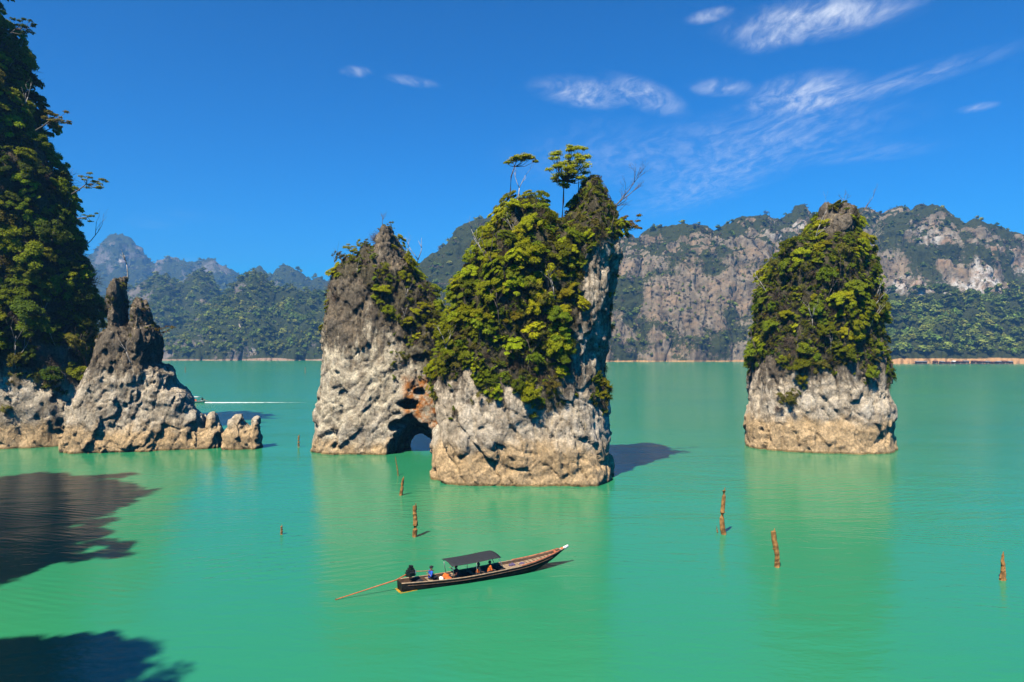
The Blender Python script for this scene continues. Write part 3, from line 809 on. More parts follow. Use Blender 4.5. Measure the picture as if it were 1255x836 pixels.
def scatter_stuff(name, pts, ups, scales, meshes, label, category, seed=0):
    """one uncountable mass: clumps instanced on points by geometry nodes"""
    rs = np.random.default_rng(seed)
    me = bpy.data.meshes.new(name)
    me.vertices.add(len(pts)); me.vertices.foreach_set('co', np.ascontiguousarray(pts, np.float32).ravel())
    rot = np.zeros((len(pts), 3), np.float32)
    up = ups/np.linalg.norm(ups, axis=1, keepdims=True)
    rot[:, 0] = -np.arcsin(np.clip(up[:, 1], -0.95, 0.95)); rot[:, 1] = np.arctan2(up[:, 0], up[:, 2]); rot[:, 2] = rs.uniform(0, 6.283, len(pts))
    a = me.attributes.new('rot', 'FLOAT_VECTOR', 'POINT'); a.data.foreach_set('vector', rot.ravel())
    a = me.attributes.new('size', 'FLOAT', 'POINT'); a.data.foreach_set('value', np.ascontiguousarray(scales, np.float32))
    a = me.attributes.new('pick', 'INT', 'POINT'); a.data.foreach_set('value', rs.integers(0, len(meshes), len(pts)).astype(np.int32))
    o = link(name, me, kind='stuff', label=label, category=category)
    g = bpy.data.node_groups.new(name+'_scatter', 'GeometryNodeTree')
    g.interface.new_socket('Geometry', in_out='INPUT', socket_type='NodeSocketGeometry')
    g.interface.new_socket('Geometry', in_out='OUTPUT', socket_type='NodeSocketGeometry')
    n = g.nodes; gi = n.new('NodeGroupInput'); go = n.new('NodeGroupOutput')
    ci = n.new('GeometryNodeCollectionInfo'); ci.inputs['Collection'].default_value = source_collection(name+'_source', meshes)
    ci.inputs['Separate Children'].default_value = True; ci.inputs['Reset Children'].default_value = True
    ip = n.new('GeometryNodeInstanceOnPoints'); ip.inputs['Pick Instance'].default_value = True
    def attr(nm, typ):
        q = n.new('GeometryNodeInputNamedAttribute'); q.data_type = typ; q.inputs[0].default_value = nm
        return q.outputs['Attribute']
    g.links.new(gi.outputs[0], ip.inputs['Points']); g.links.new(ci.outputs[0], ip.inputs['Instance'])
    g.links.new(attr('pick', 'INT'), ip.inputs['Instance Index'])
    er = n.new('FunctionNodeEulerToRotation'); g.links.new(attr('rot', 'FLOAT_VECTOR'), er.inputs[0])
    g.links.new(er.outputs[0], ip.inputs['Rotation']); g.links.new(attr('size', 'FLOAT'), ip.inputs['Scale'])
    g.links.new(ip.outputs[0], go.inputs[0])
    o.modifiers.new('scatter', 'NODES').node_group = g
    return o


def tuft(seed, mt, cnt=120, size=0.10):
    r = np.random.default_rng(seed)
    c = np.array([[0, 0, 0.12], [0.25, 0.1, 0.05], [-0.2, 0.15, 0.05], [0.05, -0.25, 0.05]])
    v, q, t_ = leaves(c, np.array([0.35]*4), cnt, size, r, 0.5, 0.55, 1.4)
    return mesh_from('tuft', v, q, M[mt], False, {'leaf': t_})


def hang(seed, mt, cnt=46):
    """hanging grass and vine strands"""
    r = np.random.default_rng(seed); V = []; T = []
    for k in range(cnt):
        p = np.array([r.uniform(-.3, .3), r.uniform(-.3, .3), r.uniform(0, .2)]); L = r.uniform(0.35, 1.0)
        a = r.uniform(0, 6.283); o = np.array([math.cos(a), math.sin(a), 0])*r.uniform(0.05, 0.3)
        sv = np.array([-math.sin(a), math.cos(a), 0])*0.022
        m_ = p+o+np.array([0, 0, 0.08]); e = p+o*1.4-np.array([0, 0, L*0.7])
        V += [p-sv, p+sv, m_+sv, m_-sv, m_-sv, m_+sv, e+sv*.4, e-sv*.4]; T += [r.random()]*8
    V = np.array(V)
    return mesh_from('strand', V, np.arange(len(V)).reshape(-1, 4), M[mt], False, {'leaf': np.array(T)})


def undergrowth(r, veg, count, size, mats, label, seed, nz=-0.6):
    rs = np.random.default_rng(seed)
    ok = np.argwhere((veg > 0.3) & (r.n[:, 2] > nz) & (r.face > -0.5)).ravel()
    k = rs.choice(ok, min(count, len(ok)), replace=False)
    ms = [tuft(seed+i, m) for i, m in enumerate(mats)]+[hang(seed+20, 'twig_dry'), hang(seed+21, 'leaf_olive')]
    scatter_stuff('undergrowth', r.v[k], r.n[k]*0.8+np.array([0, 0, 0.7])+rs.normal(size=(len(k), 3))*0.15, rs.uniform(size[0], size[1], len(k)), ms, label, 'undergrowth', seed)


undergrowth(rk_main, vg_main, 2200, (0.5, 1.2), ['leaf_mid', 'leaf_mid', 'leaf_olive', 'leaf_dark'], 'low creepers and dry grass matting the tall stack', 61)
undergrowth(rk_right, vg_right, 2400, (0.5, 1.2), ['leaf_mid', 'leaf_mid', 'leaf_olive', 'leaf_dark'], 'low creepers and dry grass matting the lone barrel shaped stack', 62)
undergrowth(rk_arch, vg_arch*1.4, 520, (0.4, 0.9), ['leaf_mid', 'leaf_olive', 'twig_dry'], 'sparse creepers and dry grass on the arch tower', 63)
undergrowth(rk_head, vg_head*1.6, 160, (0.3, 0.7), ['leaf_olive', 'twig_dry'], 'sparse dry grass on the jagged headland', 64)
undergrowth(rk_cliff, vg_cliff, 2600, (0.9, 1.9), ['leaf_dark', 'leaf_dark', 'leaf_mid', 'leaf_olive'], 'creepers and scrub matting the towering jungle cliff', 65)


# ------------------------------------------------------------------ far mountains round the lake
def mountain(name, skyline, Ys, Yt, mat, seed, label, prof, veg_f, pale_f=None, disp=(14, 6, 3), step=1.1, rows=110, back=260.0):
    """skyline: photo pixels; Ys: distance of the shore (number or function of px); Yt: distance of the crest; prof: height share -> share of the way back to the crest"""
    sky_ = np.array(skyline, float)
    px = np.arange(sky_[0, 0], sky_[-1, 0], step)
    py = np.interp(px, sky_[:, 0], sky_[:, 1])
    ys = np.array([Ys(p) if callable(Ys) else Ys for p in px], float)
    ys = ys+22*perlin(np.stack([px/26.0, px*0, px*0+seed], 1), seed)+8*perlin(np.stack([px/7.0, px*0, px*0+seed], 1), seed+1)      # coves along the shore
    yt = np.array([Yt(p) if callable(Yt) else Yt for p in px], float)
    zt = CAMZ-(py-HY)/F*yt
    t = np.linspace(-0.012, 1, rows)
    V = []
    for tt in t:
        g = np.array([prof(max(tt, 0), p) for p in px])
        y = ys+(yt-ys)*g
        V.append(np.stack([(px-CX)/F*y, y, zt*tt], 1))
    for k, tt in enumerate((0.97, 0.85, 0.6, 0.3, -0.01)):
        y = yt+back*(k+1)/5
        V.append(np.stack([(px-CX)/F*y, y, zt*tt], 1))
    V = np.array(V); nr, nc = V.shape[:2]
    v = V.reshape(-1, 3)
    ii = np.arange(nr-1)[:, None]*nc+np.arange(nc-1)[None]
    q = np.stack([ii, ii+1, ii+nc+1, ii+nc], -1).reshape(-1, 4)
    n = vnormals(v, q)
    tcol = np.repeat(np.concatenate([t, [0.97, 0.85, 0.6, 0.3, 0]]), nc)
    k = np.clip(tcol*9, 0, 1)
    d = -fbm(v/np.array([90, 90, 190]), 3, seed, billow=True)*disp[0]*1.2
    d += -fbm(v/np.array([26, 26, 70]), 2, seed+9, billow=True)*disp[1]*1.4
    d += fbm(v/np.array([9, 9, 12]), 2, seed+19, billow=True)*disp[2]
    d += blocks(v/np.array([24, 24, 46]), seed+3)*disp[1]*0.8
    fade = np.where(tcol > 0.9, 0.55, 1.0)
    v = v+n*(d*k*fade)[:, None]
    n = vnormals(v, q)
    ppx = CX+v[:, 0]/v[:, 1]*F; ppy = HY+(CAMZ-v[:, 2])/v[:, 1]*F
    veg = np.clip(veg_f(v, n, ppx, ppy, tcol), 0, 1)
    pale = np.clip(pale_f(v, n, ppx, ppy), 0, 1) if pale_f else np.zeros(len(v))
    me = mesh_from(name, v, q, mat, True, {'veg': veg, 'pale': pale, 'sand': 1.5+1.2*perlin(v/40.0, seed+4)+4.0*sm(ppx, 1075, 1110)+1.8*np.clip(perlin(v/120.0, seed+6)*2, 0, 1)})
    link(name, me, kind='structure', label=label, category='mountain')
    r = Rock(); r.v, r.n, r.q, r.px, r.py, r.veg, r.t = v, n, q, ppx, ppy, veg, tcol
    a = np.linalg.norm(np.cross(v[q[:, 2]]-v[q[:, 0]], v[q[:, 3]]-v[q[:, 1]]), axis=1)*0.5
    r.area = a
    return r


def far_crown(seed, mt, n=9, leaf=0.24, cnt=150):
    r = np.random.default_rng(seed)
    th = r.uniform(0, 6.283, n); rr = r.uniform(0, 0.75, n)
    c = np.stack([rr*np.cos(th), rr*np.sin(th), 0.75-rr*0.5+r.uniform(-0.2, 0.3, n)], 1)
    v, q, t_ = leaves(c, r.uniform(0.3, 0.5, n), cnt, leaf, r, 0.7, 0.75)
    tb = MB(); tb.tube([(0, 0, -0.6), (0.03, 0, 0.6)], [0.07, 0.03], 4)
    v2 = np.array(tb.v); 
    k = len(v)
    return mesh_from('far_tree', np.vstack([v]), q, M[mt], False, {'leaf': t_})


FAR = [far_crown(300+i, m) for i, m in enumerate(['far_leaf']*4+['far_leaf_light']*2)]
FAR_MIX = FAR+[far_crown(320+i, 'far_dry', 8, 0.16, 90) for i in range(3)]
FAR_DRY = [far_crown(330+i, 'far_dry', 8, 0.16, 90) for i in range(3)]+[FAR[4]]


def wood(name, r, count, weight, size, meshes, label, seed, lift=0.15):
    rs = np.random.default_rng(seed)
    w_ = weight(r)
    wf = w_[r.q].mean(1)*r.area
    wf[r.n[r.q].mean(1)[:, 2] < -0.1] = 0
    f = rs.choice(len(r.q), count, p=wf/wf.sum())
    b = rs.dirichlet(np.ones(4), count)
    p = (r.v[r.q[f]]*b[:, :, None]).sum(1)
    s = rs.uniform(size[0], size[1], count)*rs.choice([0.6, 1.0, 1.6], count, p=[.4, .4, .2])
    p[:, 2] += s*lift
    ups = np.tile(np.array([0, 0, 1.0]), (count, 1))+r.n[r.q[f, 0]]*0.25+rs.normal(size=(count, 3))*0.08
    scatter_stuff(name, p, ups, s, meshes, label, 'forest', seed)


sm = lambda x, a, b: np.clip((x-a)/(b-a), 0, 1)**2*(3-2*np.clip((x-a)/(b-a), 0, 1))
MM_ridge = mountain_material('ridge_rock', (0.285, 0.215, 0.135), (0.125, 0.100, 0.066), (0.62, 0.58, 0.52), (0.66, 0.37, 0.165), 4.5, (0.028, 0.036, 0.012), (0.055, 0.062, 0.018))
MM_hill = mountain_material('hill_rock', (0.22, 0.19, 0.16), (0.10, 0.09, 0.08), (0.62, 0.58, 0.52), (0.40, 0.27, 0.18), 4.0, (0.026, 0.036, 0.013), (0.05, 0.06, 0.018))

ridge_sky = [(470, 380), (490, 352), (508, 332), (522, 322), (536, 314), (549, 296), (562, 282), (576, 273), (592, 268), (620, 272), (650, 285), (690, 300), (725, 306), (748, 297), (760, 295), (771, 290), (781, 297), (788, 294), (796, 282), (806, 277), (818, 276), (835, 274), (851, 275), (866, 283), (875, 284),
             (884, 278), (896, 276), (910, 271), (930, 268), (948, 270), (958, 266), (970, 262), (977, 254), (984, 253), (989, 263), (1000, 268), (1020, 262), (1040, 262), (1056, 261), (1070, 264), (1082, 268), (1090, 260), (1109, 259), (1118, 262), (1128, 256), (1150, 253), (1162, 256), (1170, 265), (1180, 272), (1196, 273), (1208, 276), (1218, 280), (1232, 290),
             (1246, 292), (1262, 291), (1300, 296), (1350, 310), (1420, 340)]


def ridge_prof(t, p):
    ap = float(sm(np.array(p), 1040, 1100))                  # wooded apron under the eastern cliffs
    a = min(t/0.44, 1)*0.62+max(t-0.44, 0)/0.56*0.38
    b = 0.72*t+0.28*t*t
    return a*ap+b*(1-ap)


def ridge_veg(v, n, px, py, t):
    nz = fbm(v/60.0, 3, 5)
    e = sm(px, 1045, 1095)*sm(py, 352+6*fbm(v/30.0, 2, 8)*3, 368)          # forest on the apron
    w_ = (1-sm(px, 780, 835))*0.85*(0.55+nz*1.2)+ (1-sm(px, 560, 640))*0.5
    low = sm(py, 395, 432)*0.35
    top = sm(n[:, 2]+nz*0.5, 0.28, 0.52)*0.8*sm(t, 0.55, 0.8)
    return np.maximum.reduce([e*1.1, w_, low+nz*0.4, top+nz*0.3, 0.30+nz*0.9])


def ridge_pale(v, n, px, py):
    b = lambda x0, x1, y0, y1: sm(px, x0-8, x0+8)*(1-sm(px, x1-8, x1+8))*sm(py, y0-8, y0+8)*(1-sm(py, y1-8, y1+8))
    return b(1195, 1300, 300, 372)*1.15+b(1095, 1200, 342, 372)*0.9+b(1120, 1170, 290, 322)*0.7+b(940, 1000, 265, 300)*0.5+b(1085, 1150, 270, 292)*0.35+0.12


r_ridge = mountain('mountain_ridge', ridge_sky, lambda p: 850-117*float(sm(np.array(p), 1040, 1100)), lambda p: 1010.0+30*math.sin(p*0.02), MM_ridge, 71,
                   'long brown limestone ridge with sheer scrubby cliffs behind the lone stack', ridge_prof, ridge_veg, ridge_pale, disp=(13, 3.6, 1.6), rows=150)
hillb = [(60, 420), (90, 390), (120, 372), (150, 360), (174, 349), (187, 341), (200, 338), (208, 340), (219, 350), (226, 353), (235, 340), (248, 333), (260, 338), (266, 350), (272, 364), (290, 372), (330, 385), (400, 400), (430, 420)]
hillc = [(190, 432), (215, 415), (240, 392), (262, 372), (279, 357), (294, 345), (306, 339), (313, 338), (324, 345), (336, 352), (355, 352), (366, 358), (381, 357), (401, 357), (420, 352), (450, 360), (480, 380), (510, 400), (540, 425)]
peaks = [(40, 340), (80, 318), (113, 314), (126, 296), (136, 289), (144, 288), (152, 290), (160, 295), (168, 304), (172, 308), (184, 321), (190, 325), (198, 320), (207, 316), (222, 317), (240, 321), (249, 318), (256, 317), (264, 321), (273, 326), (284, 331), (296, 340), (312, 352), (340, 366), (380, 380), (420, 400)]
peaks2 = [(270, 365), (285, 350), (300, 340), (307, 336), (312, 331), (318, 329), (325, 332), (332, 338), (340, 331), (347, 328), (356, 329), (366, 332), (376, 340), (382, 343), (391, 339), (401, 343), (420, 340), (450, 345), (480, 360), (520, 390)]
hprof = lambda t, p: 0.8*t+0.2*t*t
hveg = lambda v, n, px, py, t: 0.82+fbm(v/70.0, 3, 15)*0.9+n[:, 2]*0.3
fveg = lambda v, n, px, py, t: 0.75+fbm(v/150.0, 3, 16)*1.0+n[:, 2]*0.4
hpale = lambda v, n, px, py: (sm(px, 284, 290)*(1-sm(px, 296, 302))*sm(py, 384, 390)*(1-sm(py, 412, 418))+sm(px, 302, 308)*(1-sm(px, 326, 334))*sm(py, 424, 429)*(1-sm(py, 440, 443)))*1.3
ppale = lambda v, n, px, py: (sm(px, 134, 140)*(1-sm(px, 150, 158))*sm(py, 296, 302)*(1-sm(py, 320, 330)))*0.8+(sm(px, 262, 270)*(1-sm(px, 284, 292))*sm(py, 330, 336)*(1-sm(py, 350, 360)))*0.4
r_b = mountain('forest_hill', hillb, 1150, 1420, MM_hill, 81, 'twin domed forested hill in front of the blue peaks', hprof, hveg, None, (14, 4, 2), 1.2, 90)
r_c = mountain('forest_hill', hillc, 940, 1180, MM_hill, 83, 'long forested hill along the far shore left of the arch tower', hprof, hveg, hpale, (14, 5, 2), 1.1, 100)
r_p = mountain('mountain_peak', peaks, 2300, 2750, MM_hill, 85, 'hazy blue domed mountains beyond the forested hills', hprof, fveg, ppale, (20, 6, 2), 1.3, 90, 400)
r_p2 = mountain('mountain_peak', peaks2, 1800, 2200, MM_hill, 87, 'small hazy double peak beyond the long forested hill', hprof, fveg, None, (16, 4, 2), 1.3, 70, 400)

wood('forest', r_ridge, 3600, lambda r: sm(r.px, 1048, 1095)*sm(r.py, 352, 368)*(r.v[:, 2] > 9)+1e-6, (3.6, 5.6), FAR, 'dense green forest on the slope under the eastern cliffs', 201)
wood('forest', r_ridge, 3000, lambda r: sm(r.veg, 0.45, 0.75)*(1-sm(r.px, 1040, 1100)*sm(r.py, 352, 368))*(r.t < 1)*(r.v[:, 2] > 5)+1e-6, (2.2, 4.2), FAR_MIX, 'patchy woods clinging to the brown ridge', 202)
wood('scrub', r_ridge, 9000, lambda r: (1-sm(r.veg, 0.6, 0.9))*(r.t < 1)*(r.v[:, 2] > 5)*(1-sm(r.px, 1090, 1110)*sm(r.py, 290, 300)*0.6)+1e-6, (1.3, 2.6), FAR_DRY, 'dry leafless scrub over the brown cliffs', 203)
wood('forest', r_c, 4200, lambda r: sm(r.veg, 0.25, 0.5)*(r.t < 1)*(r.v[:, 2] > 5)+1e-6, (3.2, 5.2), FAR, 'forest covering the long hill by the far shore', 204)
wood('forest', r_b, 3000, lambda r: sm(r.veg, 0.25, 0.5)*(r.t < 1)*(r.v[:, 2] > 5)+1e-6, (3.6, 6.0), FAR, 'forest covering the twin domed hill', 205)
wood('forest', r_p2, 1500, lambda r: sm(r.veg, 0.3, 0.6)*(r.t < 1)+1e-6, (5, 8), FAR, 'forest on the small hazy double peak', 206)
wood('forest', r_p, 1800, lambda r: sm(r.veg, 0.3, 0.6)*(r.t < 1)+1e-6, (5, 9), FAR, 'forest on the hazy blue mountains', 207)


# the cliff goes on to the left of the view and shades that corner of the lake
shade_outline = [(-36, -1), (-35, 20), (-33, 33), (-28, 41), (-22, 39), (-16, 43), (-10, 39), (-5, 41), (1, 38), (5, 41), (10, 38), (13, 28), (15, 19), (18, 17), (21, 22), (24, 31), (28, 42), (32, 46), (37, 42), (41, 46), (44, 37), (46, -1)]
rk_shade = build_rock(shade_outline, 0, 0, 0, 6.0, 6.0, 6.0, 0.6, 53, amp=(1.6, 0.8, 0.5), fine=0.3, lump=8.0, plan=(-54.5, 30.5, math.atan2(-0.866, 0.52)))
vg_shade = np.clip((rk_shade.v[:, 2]-10)/4, 0, 1)
rock_object('limestone_cliff', rk_shade, MR_left, 'steep limestone fin beside the lake that throws the shadow on the near water', 'cliff', vg_shade)
rk_shade.face[:] = 1.0
undergrowth(rk_shade, vg_shade, 900, (1.6, 3.0), ['leaf_dark', 'leaf_dark', 'leaf_mid', 'leaf_olive'], 'scrub added on the steep limestone fin to make its shadow ragged', 66)  # unseen oversized tufts, added so the cast shadow comes out ragged
kk = np.argwhere((rk_shade.n[:, 2] > 0.25) & (rk_shade.v[:, 2] > 14)).ravel()  # unseen loose crowns added on the crest to dapple the edge of its shadow
kk = np.random.default_rng(8).choice(kk, 170, replace=False)
scatter_stuff('thicket', rk_shade.v[kk], rk_shade.n[kk]*0.3+np.array([0, 0, 1.0]), np.random.default_rng(9).uniform(1.5, 3.6, len(kk)), crowns[('loose', 'leaf_dark')]+crowns[('round', 'leaf_mid')], 'open thicket added along the crest of the limestone fin to soften its shadow', 'thicket', 67)


# ------------------------------------------------------------------ single trees that stand out
def leafy_tree(name, base, path, clumps, count, leaf, mat, bark, label, rad=0.16, category='tree', seed=1, flat=0.6, group=None):
    """path: trunk points relative to base; clumps: (x, y, z, radius) relative to base, each fed by its own limb"""
    r = np.random.default_rng(seed); random.seed(seed)
    o = empty(name, base, label=label, category=category)
    if group: o['group'] = group
    mb = MB()
    mb.tube(path, list(np.linspace(rad, rad*0.45, len(path))), 7, 0.08)
    top = Vector(path[-1]); mid = Vector(path[len(path)//2])
    for i, (x, y, z, rr) in enumerate(clumps):
        e = Vector((x, y, z)); st_ = top if z > top.z-0.5 else top.lerp(mid, random.uniform(0.2, 0.8))
        m_ = st_.lerp(e, 0.5)+Vector((random.uniform(-.2, .2), random.uniform(-.2, .2), -0.12*(e-st_).length))
        mb.tube([st_, m_, e], [rad*0.4, rad*0.25, rad*0.1], 5)
    mb.obj('trunk', M[bark], o, True)
    c = np.array(clumps)
    v, q, t_ = leaves(c[:, :3], c[:, 3], count, leaf, r, 0.7, flat)
    link('crown', mesh_from('crown', v, q, M[mat], False, {'leaf': t_}), o)
    return o


def bare_tree(name, base, direction, length, rad, label, mat='bark', depth=5, seed=3, spread=0.55, category='tree', twigs=3):
    random.seed(seed)
    o = empty(name, base, label=label, category=category)
    tr = MB(); br = MB()
    def grow(p, d, L, r, k):
        p = Vector(p); pts = [p]
        for j in range(3):
            d = (d+Vector((random.uniform(-.16, .16), random.uniform(-.16, .16), random.uniform(-.05, .12)))).normalized()
            pts.append(pts[-1]+d*L/3)
        (tr if k == depth else br).tube(pts, [r, r*0.85, r*0.7, r*0.55], 5 if k > 2 else 3)
        if k > 1:
            for j in range(twigs if k < depth else twigs):
                nd = (d+Vector((random.uniform(-1, 1), random.uniform(-1, 1), random.uniform(-0.5, 0.8)))*spread).normalized()
                grow(pts[random.choice((1, 2, 3, 3))], nd, L*random.uniform(0.55, 0.8), r*0.55, k-1)
    grow((0, 0, 0), Vector(direction).normalized(), length, rad, depth)
    tr.obj('trunk', M[mat], o, True)
    br.obj('branch', M[mat], o, True)
    return o


def top_of(r, px, Y=None, w_=0.6):
    """highest rock point under a photo column"""
    k = np.abs(r.px-px) < 4
    if Y is not None: k &= np.abs(r.v[:, 1]-Y) < w_*3
    i = np.argwhere(k).ravel()
    return r.v[i[np.argmax(r.v[i, 2])]]


def clump_ball(cx, cz, rx, rz, n, rr, seed, ry=None):
    r = np.random.default_rng(seed); out = []
    for k in range(n):
        d = r.normal(size=3); d /= np.linalg.norm(d); q = r.random()**0.35
        out.append((cx+d[0]*rx*q, d[1]*(ry or rx)*q, cz+d[2]*rz*q, rr*r.uniform(0.7, 1.2)))
    return out


K86 = 86.0/F
b = px_at(690, 300, 84.0)
hz_ = lambda py, y=86.0: CAMZ-(py-HY)/F*y
H = hz_(180)-b[2]
leafy_tree('tall_tree', b, [(0, 0, 0), (-0.15, 0, H*0.22), (0.05, 0, H*0.42), (0.1, 0, H*0.62)], clump_ball(0.75, H*0.76, 2.5, H*0.23, 70, 0.66, 8), 11000, 0.10, 'leaf_bright', 'bark_dark', 'tall round crowned tree standing clear on top of the tall stack', 0.17, seed=8)
b = px_at(627, 256, 84.5)
H = hz_(194)-b[2]
leafy_tree('umbrella_tree', b, [(0, 0, 0), (-0.15, 0, H*0.3), (-0.05, 0, H*0.6), (0.35, 0, H*0.78)], [(0.2, 0, H*.90, .75), (0.9, .2, H*.95, .75), (1.6, 0, H*.97, .75), (2.3, -.2, H*.93, .65), (-.4, .2, H*.86, .6), (1.3, .5, H*.93, .6), (2.8, .1, H*.88, .4), (0.6, -.6, H*.92, .6), (1.8, -.5, H*.95, .6)], 2400, 0.11, 'leaf_bright', 'bark_dark', 'slender flat topped tree on the tall stack, leaning beside the tall round crowned tree', 0.12, seed=9, flat=0.6)
b = px_at(744, 262, 86.0)
bare_tree('bare_tree', b, (0.8, -0.1, 0.62), 2.9, 0.11, 'leafless spreading tree at the summit edge of the tall stack', 'bark', 6, 12, 0.62)
leafy_tree('leaning_tree', px_at(754, 296, 84.6), [(0, 0, 0), (0.5, 0, 0.7), (1.1, 0, 1.5)], clump_ball(1.7, 2.3, 1.7, 1.2, 22, 0.46, 5), 1900, 0.10, 'leaf_yellow', 'bark', 'golden leaved tree leaning out under the leafless tree of the tall stack', 0.10, seed=5)
b = top_of(rk_arch, 516)-np.array([0, 0, 0.5])
bare_tree('dead_tree', b, (0.08, 0, 1), 3.4, 0.16, 'pale forked dead trunk on the shoulder of the arch tower', 'bark_pale', 3, 21, 0.7, twigs=2)
b = top_of(rk_arch, 468)-np.array([0, 0, 0.2])
bare_tree('dry_tree', b, (-0.25, 0, 1), 0.8, 0.05, 'tiny leafless tree on the pointed tip of the arch tower', 'bark', 5, 22, 0.7)
for px, w_, sd_, lab in ((431, 1.0, 31, 'feathery green shrub on the summit ledge of the arch tower beside its pointed tip'),):
    b = top_of(rk_arch, px)-np.array([0, 0, 0.2])
    leafy_tree('shrub', b, [(0, 0, 0), (0.1, 0, 0.6), (0.1, 0, 1.0)], clump_ball(0.2, 1.5, 1.2, 0.8, 9, 0.42, sd_), 650, 0.09, 'leaf_bright', 'bark', lab, 0.06, 'shrub', sd_)
b = top_of(rk_head, 160)-np.array([0, 0, 0.6])
bare_tree('dead_tree', b, (0.12, -0.2, 1), 2.7, 0.13, 'bleached white dead tree between the headland spires', 'bark_pale', 3, 27, 0.5, twigs=2)
b = px_at(161, 447, 103.6)
bare_tree('dead_branch', b, (-0.2, -0.35, 1), 2.0, 0.09, 'bleached dead branch on the face of the jagged headland', 'bark_pale', 3, 29, 0.6, twigs=2)
leafy_tree('leaning_tree', px_at(190, 420, 108.0), [(0, 0, 0), (0.7, 0, 0.8), (1.3, 0, 1.5)], clump_ball(1.7, 1.9, 1.5, 1.0, 10, 0.35, 15), 380, 0.10, 'leaf_yellow', 'bark', 'thin yellowish tree leaning off the jagged headland', 0.09, seed=15)
for px, py, sx, mat, sd_, lab in ((44, 160, 1.0, 'leaf_olive', 41, 'olive brown tree jutting from the upper edge of the jungle cliff'), (88, 238, 1.0, 'leaf_olive', 43, 'straggly tree jutting from the middle edge of the jungle cliff'), (4, 48, 0.9, 'leaf_dark', 44, 'dark tree jutting from the top edge of the jungle cliff')):
    leafy_tree('cliff_tree', px_at(px, py, 111.0), [(0, 0, 0), (1.2*sx, -0.2, 0.6), (2.4*sx, -0.3, 1.5)], clump_ball(3.2*sx, 2.0, 2.1*sx, 1.5, 15, 0.55, sd_, 1.4), 900, 0.15, mat, 'bark', lab, 0.13, seed=sd_, flat=0.5)
leafy_tree('cliff_tree', px_at(95, 268, 111.0), [(0, 0, 0), (0.9, -0.2, 0.1), (2.0, -0.3, 0.3)], clump_ball(2.4, 0.2, 1.6, 1.2, 9, 0.4, 45, 1.0), 420, 0.13, 'leaf_dark', 'bark', 'sparse drooping tree jutting from the lower edge of the jungle cliff', 0.1, seed=45, flat=0.5)
b = top_of(rk_right, 1034)-np.array([0, 0, 0.2])
bare_tree('dry_tree', b, (0.1, 0, 1), 0.9, 0.05, 'fine leafless twigs on the dark summit of the lone barrel shaped stack', 'bark', 5, 33, 0.7)
bare_tree('bare_tree', px_at(1056, 306, 108.0), (0.7, -0.2, 0.7), 1.9, 0.08, 'leafless tree leaning from the shoulder of the lone barrel shaped stack', 'bark_pale', 5, 34, 0.65)
bare_tree('dead_branch', px_at(1062, 440, 104.5), (0.7, -0.5, 0.4), 1.7, 0.07, 'bleached dead branch low on the lone barrel shaped stack', 'bark_pale', 4, 35, 0.6, twigs=2)
bare_tree('dead_branch', px_at(597, 470, 79.3), (0.35, -0.3, 1.0), 2.3, 0.13, 'pale bare root trunk on the face of the tall stack above its bare foot', 'bark_pale', 3, 36, 0.5, twigs=2)
bare_tree('dead_branch', px_at(588, 415, 80.0), (0.0, -0.15, 1.0), 3.2, 0.07, 'thin pale upright stem on the face of the tall stack', 'bark_pale', 2, 37, 0.4, twigs=2)


def bare_trunks(r, veg, n, lab, group, seed, size):
    rs = np.random.default_rng(seed)
    ok = np.argwhere((veg > 0.5) & (r.face > 0.25) & (r.px > 0) & (r.py > 5)).ravel()
    for i, k in enumerate(rs.choice(ok, n, replace=False)):
        d = np.array([0, 0, 1.0])+r.n[k]*0.55+rs.normal(size=3)*0.18
        o = bare_tree('leafless_tree', r.v[k]-r.n[k]*0.15, d, size*rs.uniform(0.7, 1.25), 0.05*size**0.5, '%s bare stem %s' % (('thin grey brown', 'pale bleached')[i % 2], lab), ('bark', 'bark_pale')[i % 2], 4, seed*31+i, 0.5, twigs=2)
        o['group'] = group


bare_trunks(rk_main, vg_main, 14, 'rising between the bushes of the tall stack', 'bare stems on the tall stack', 71, 2.3)
bare_trunks(rk_right, vg_right, 14, 'rising between the bushes of the lone barrel shaped stack', 'bare stems on the lone stack', 72, 2.3)
bare_trunks(rk_arch, vg_arch, 8, 'rising between the bushes of the arch tower', 'bare stems on the arch tower', 73, 1.7)
bare_trunks(rk_cliff, vg_cliff, 14, 'rising between the bushes of the jungle cliff', 'bare stems on the jungle cliff', 74, 3.6)


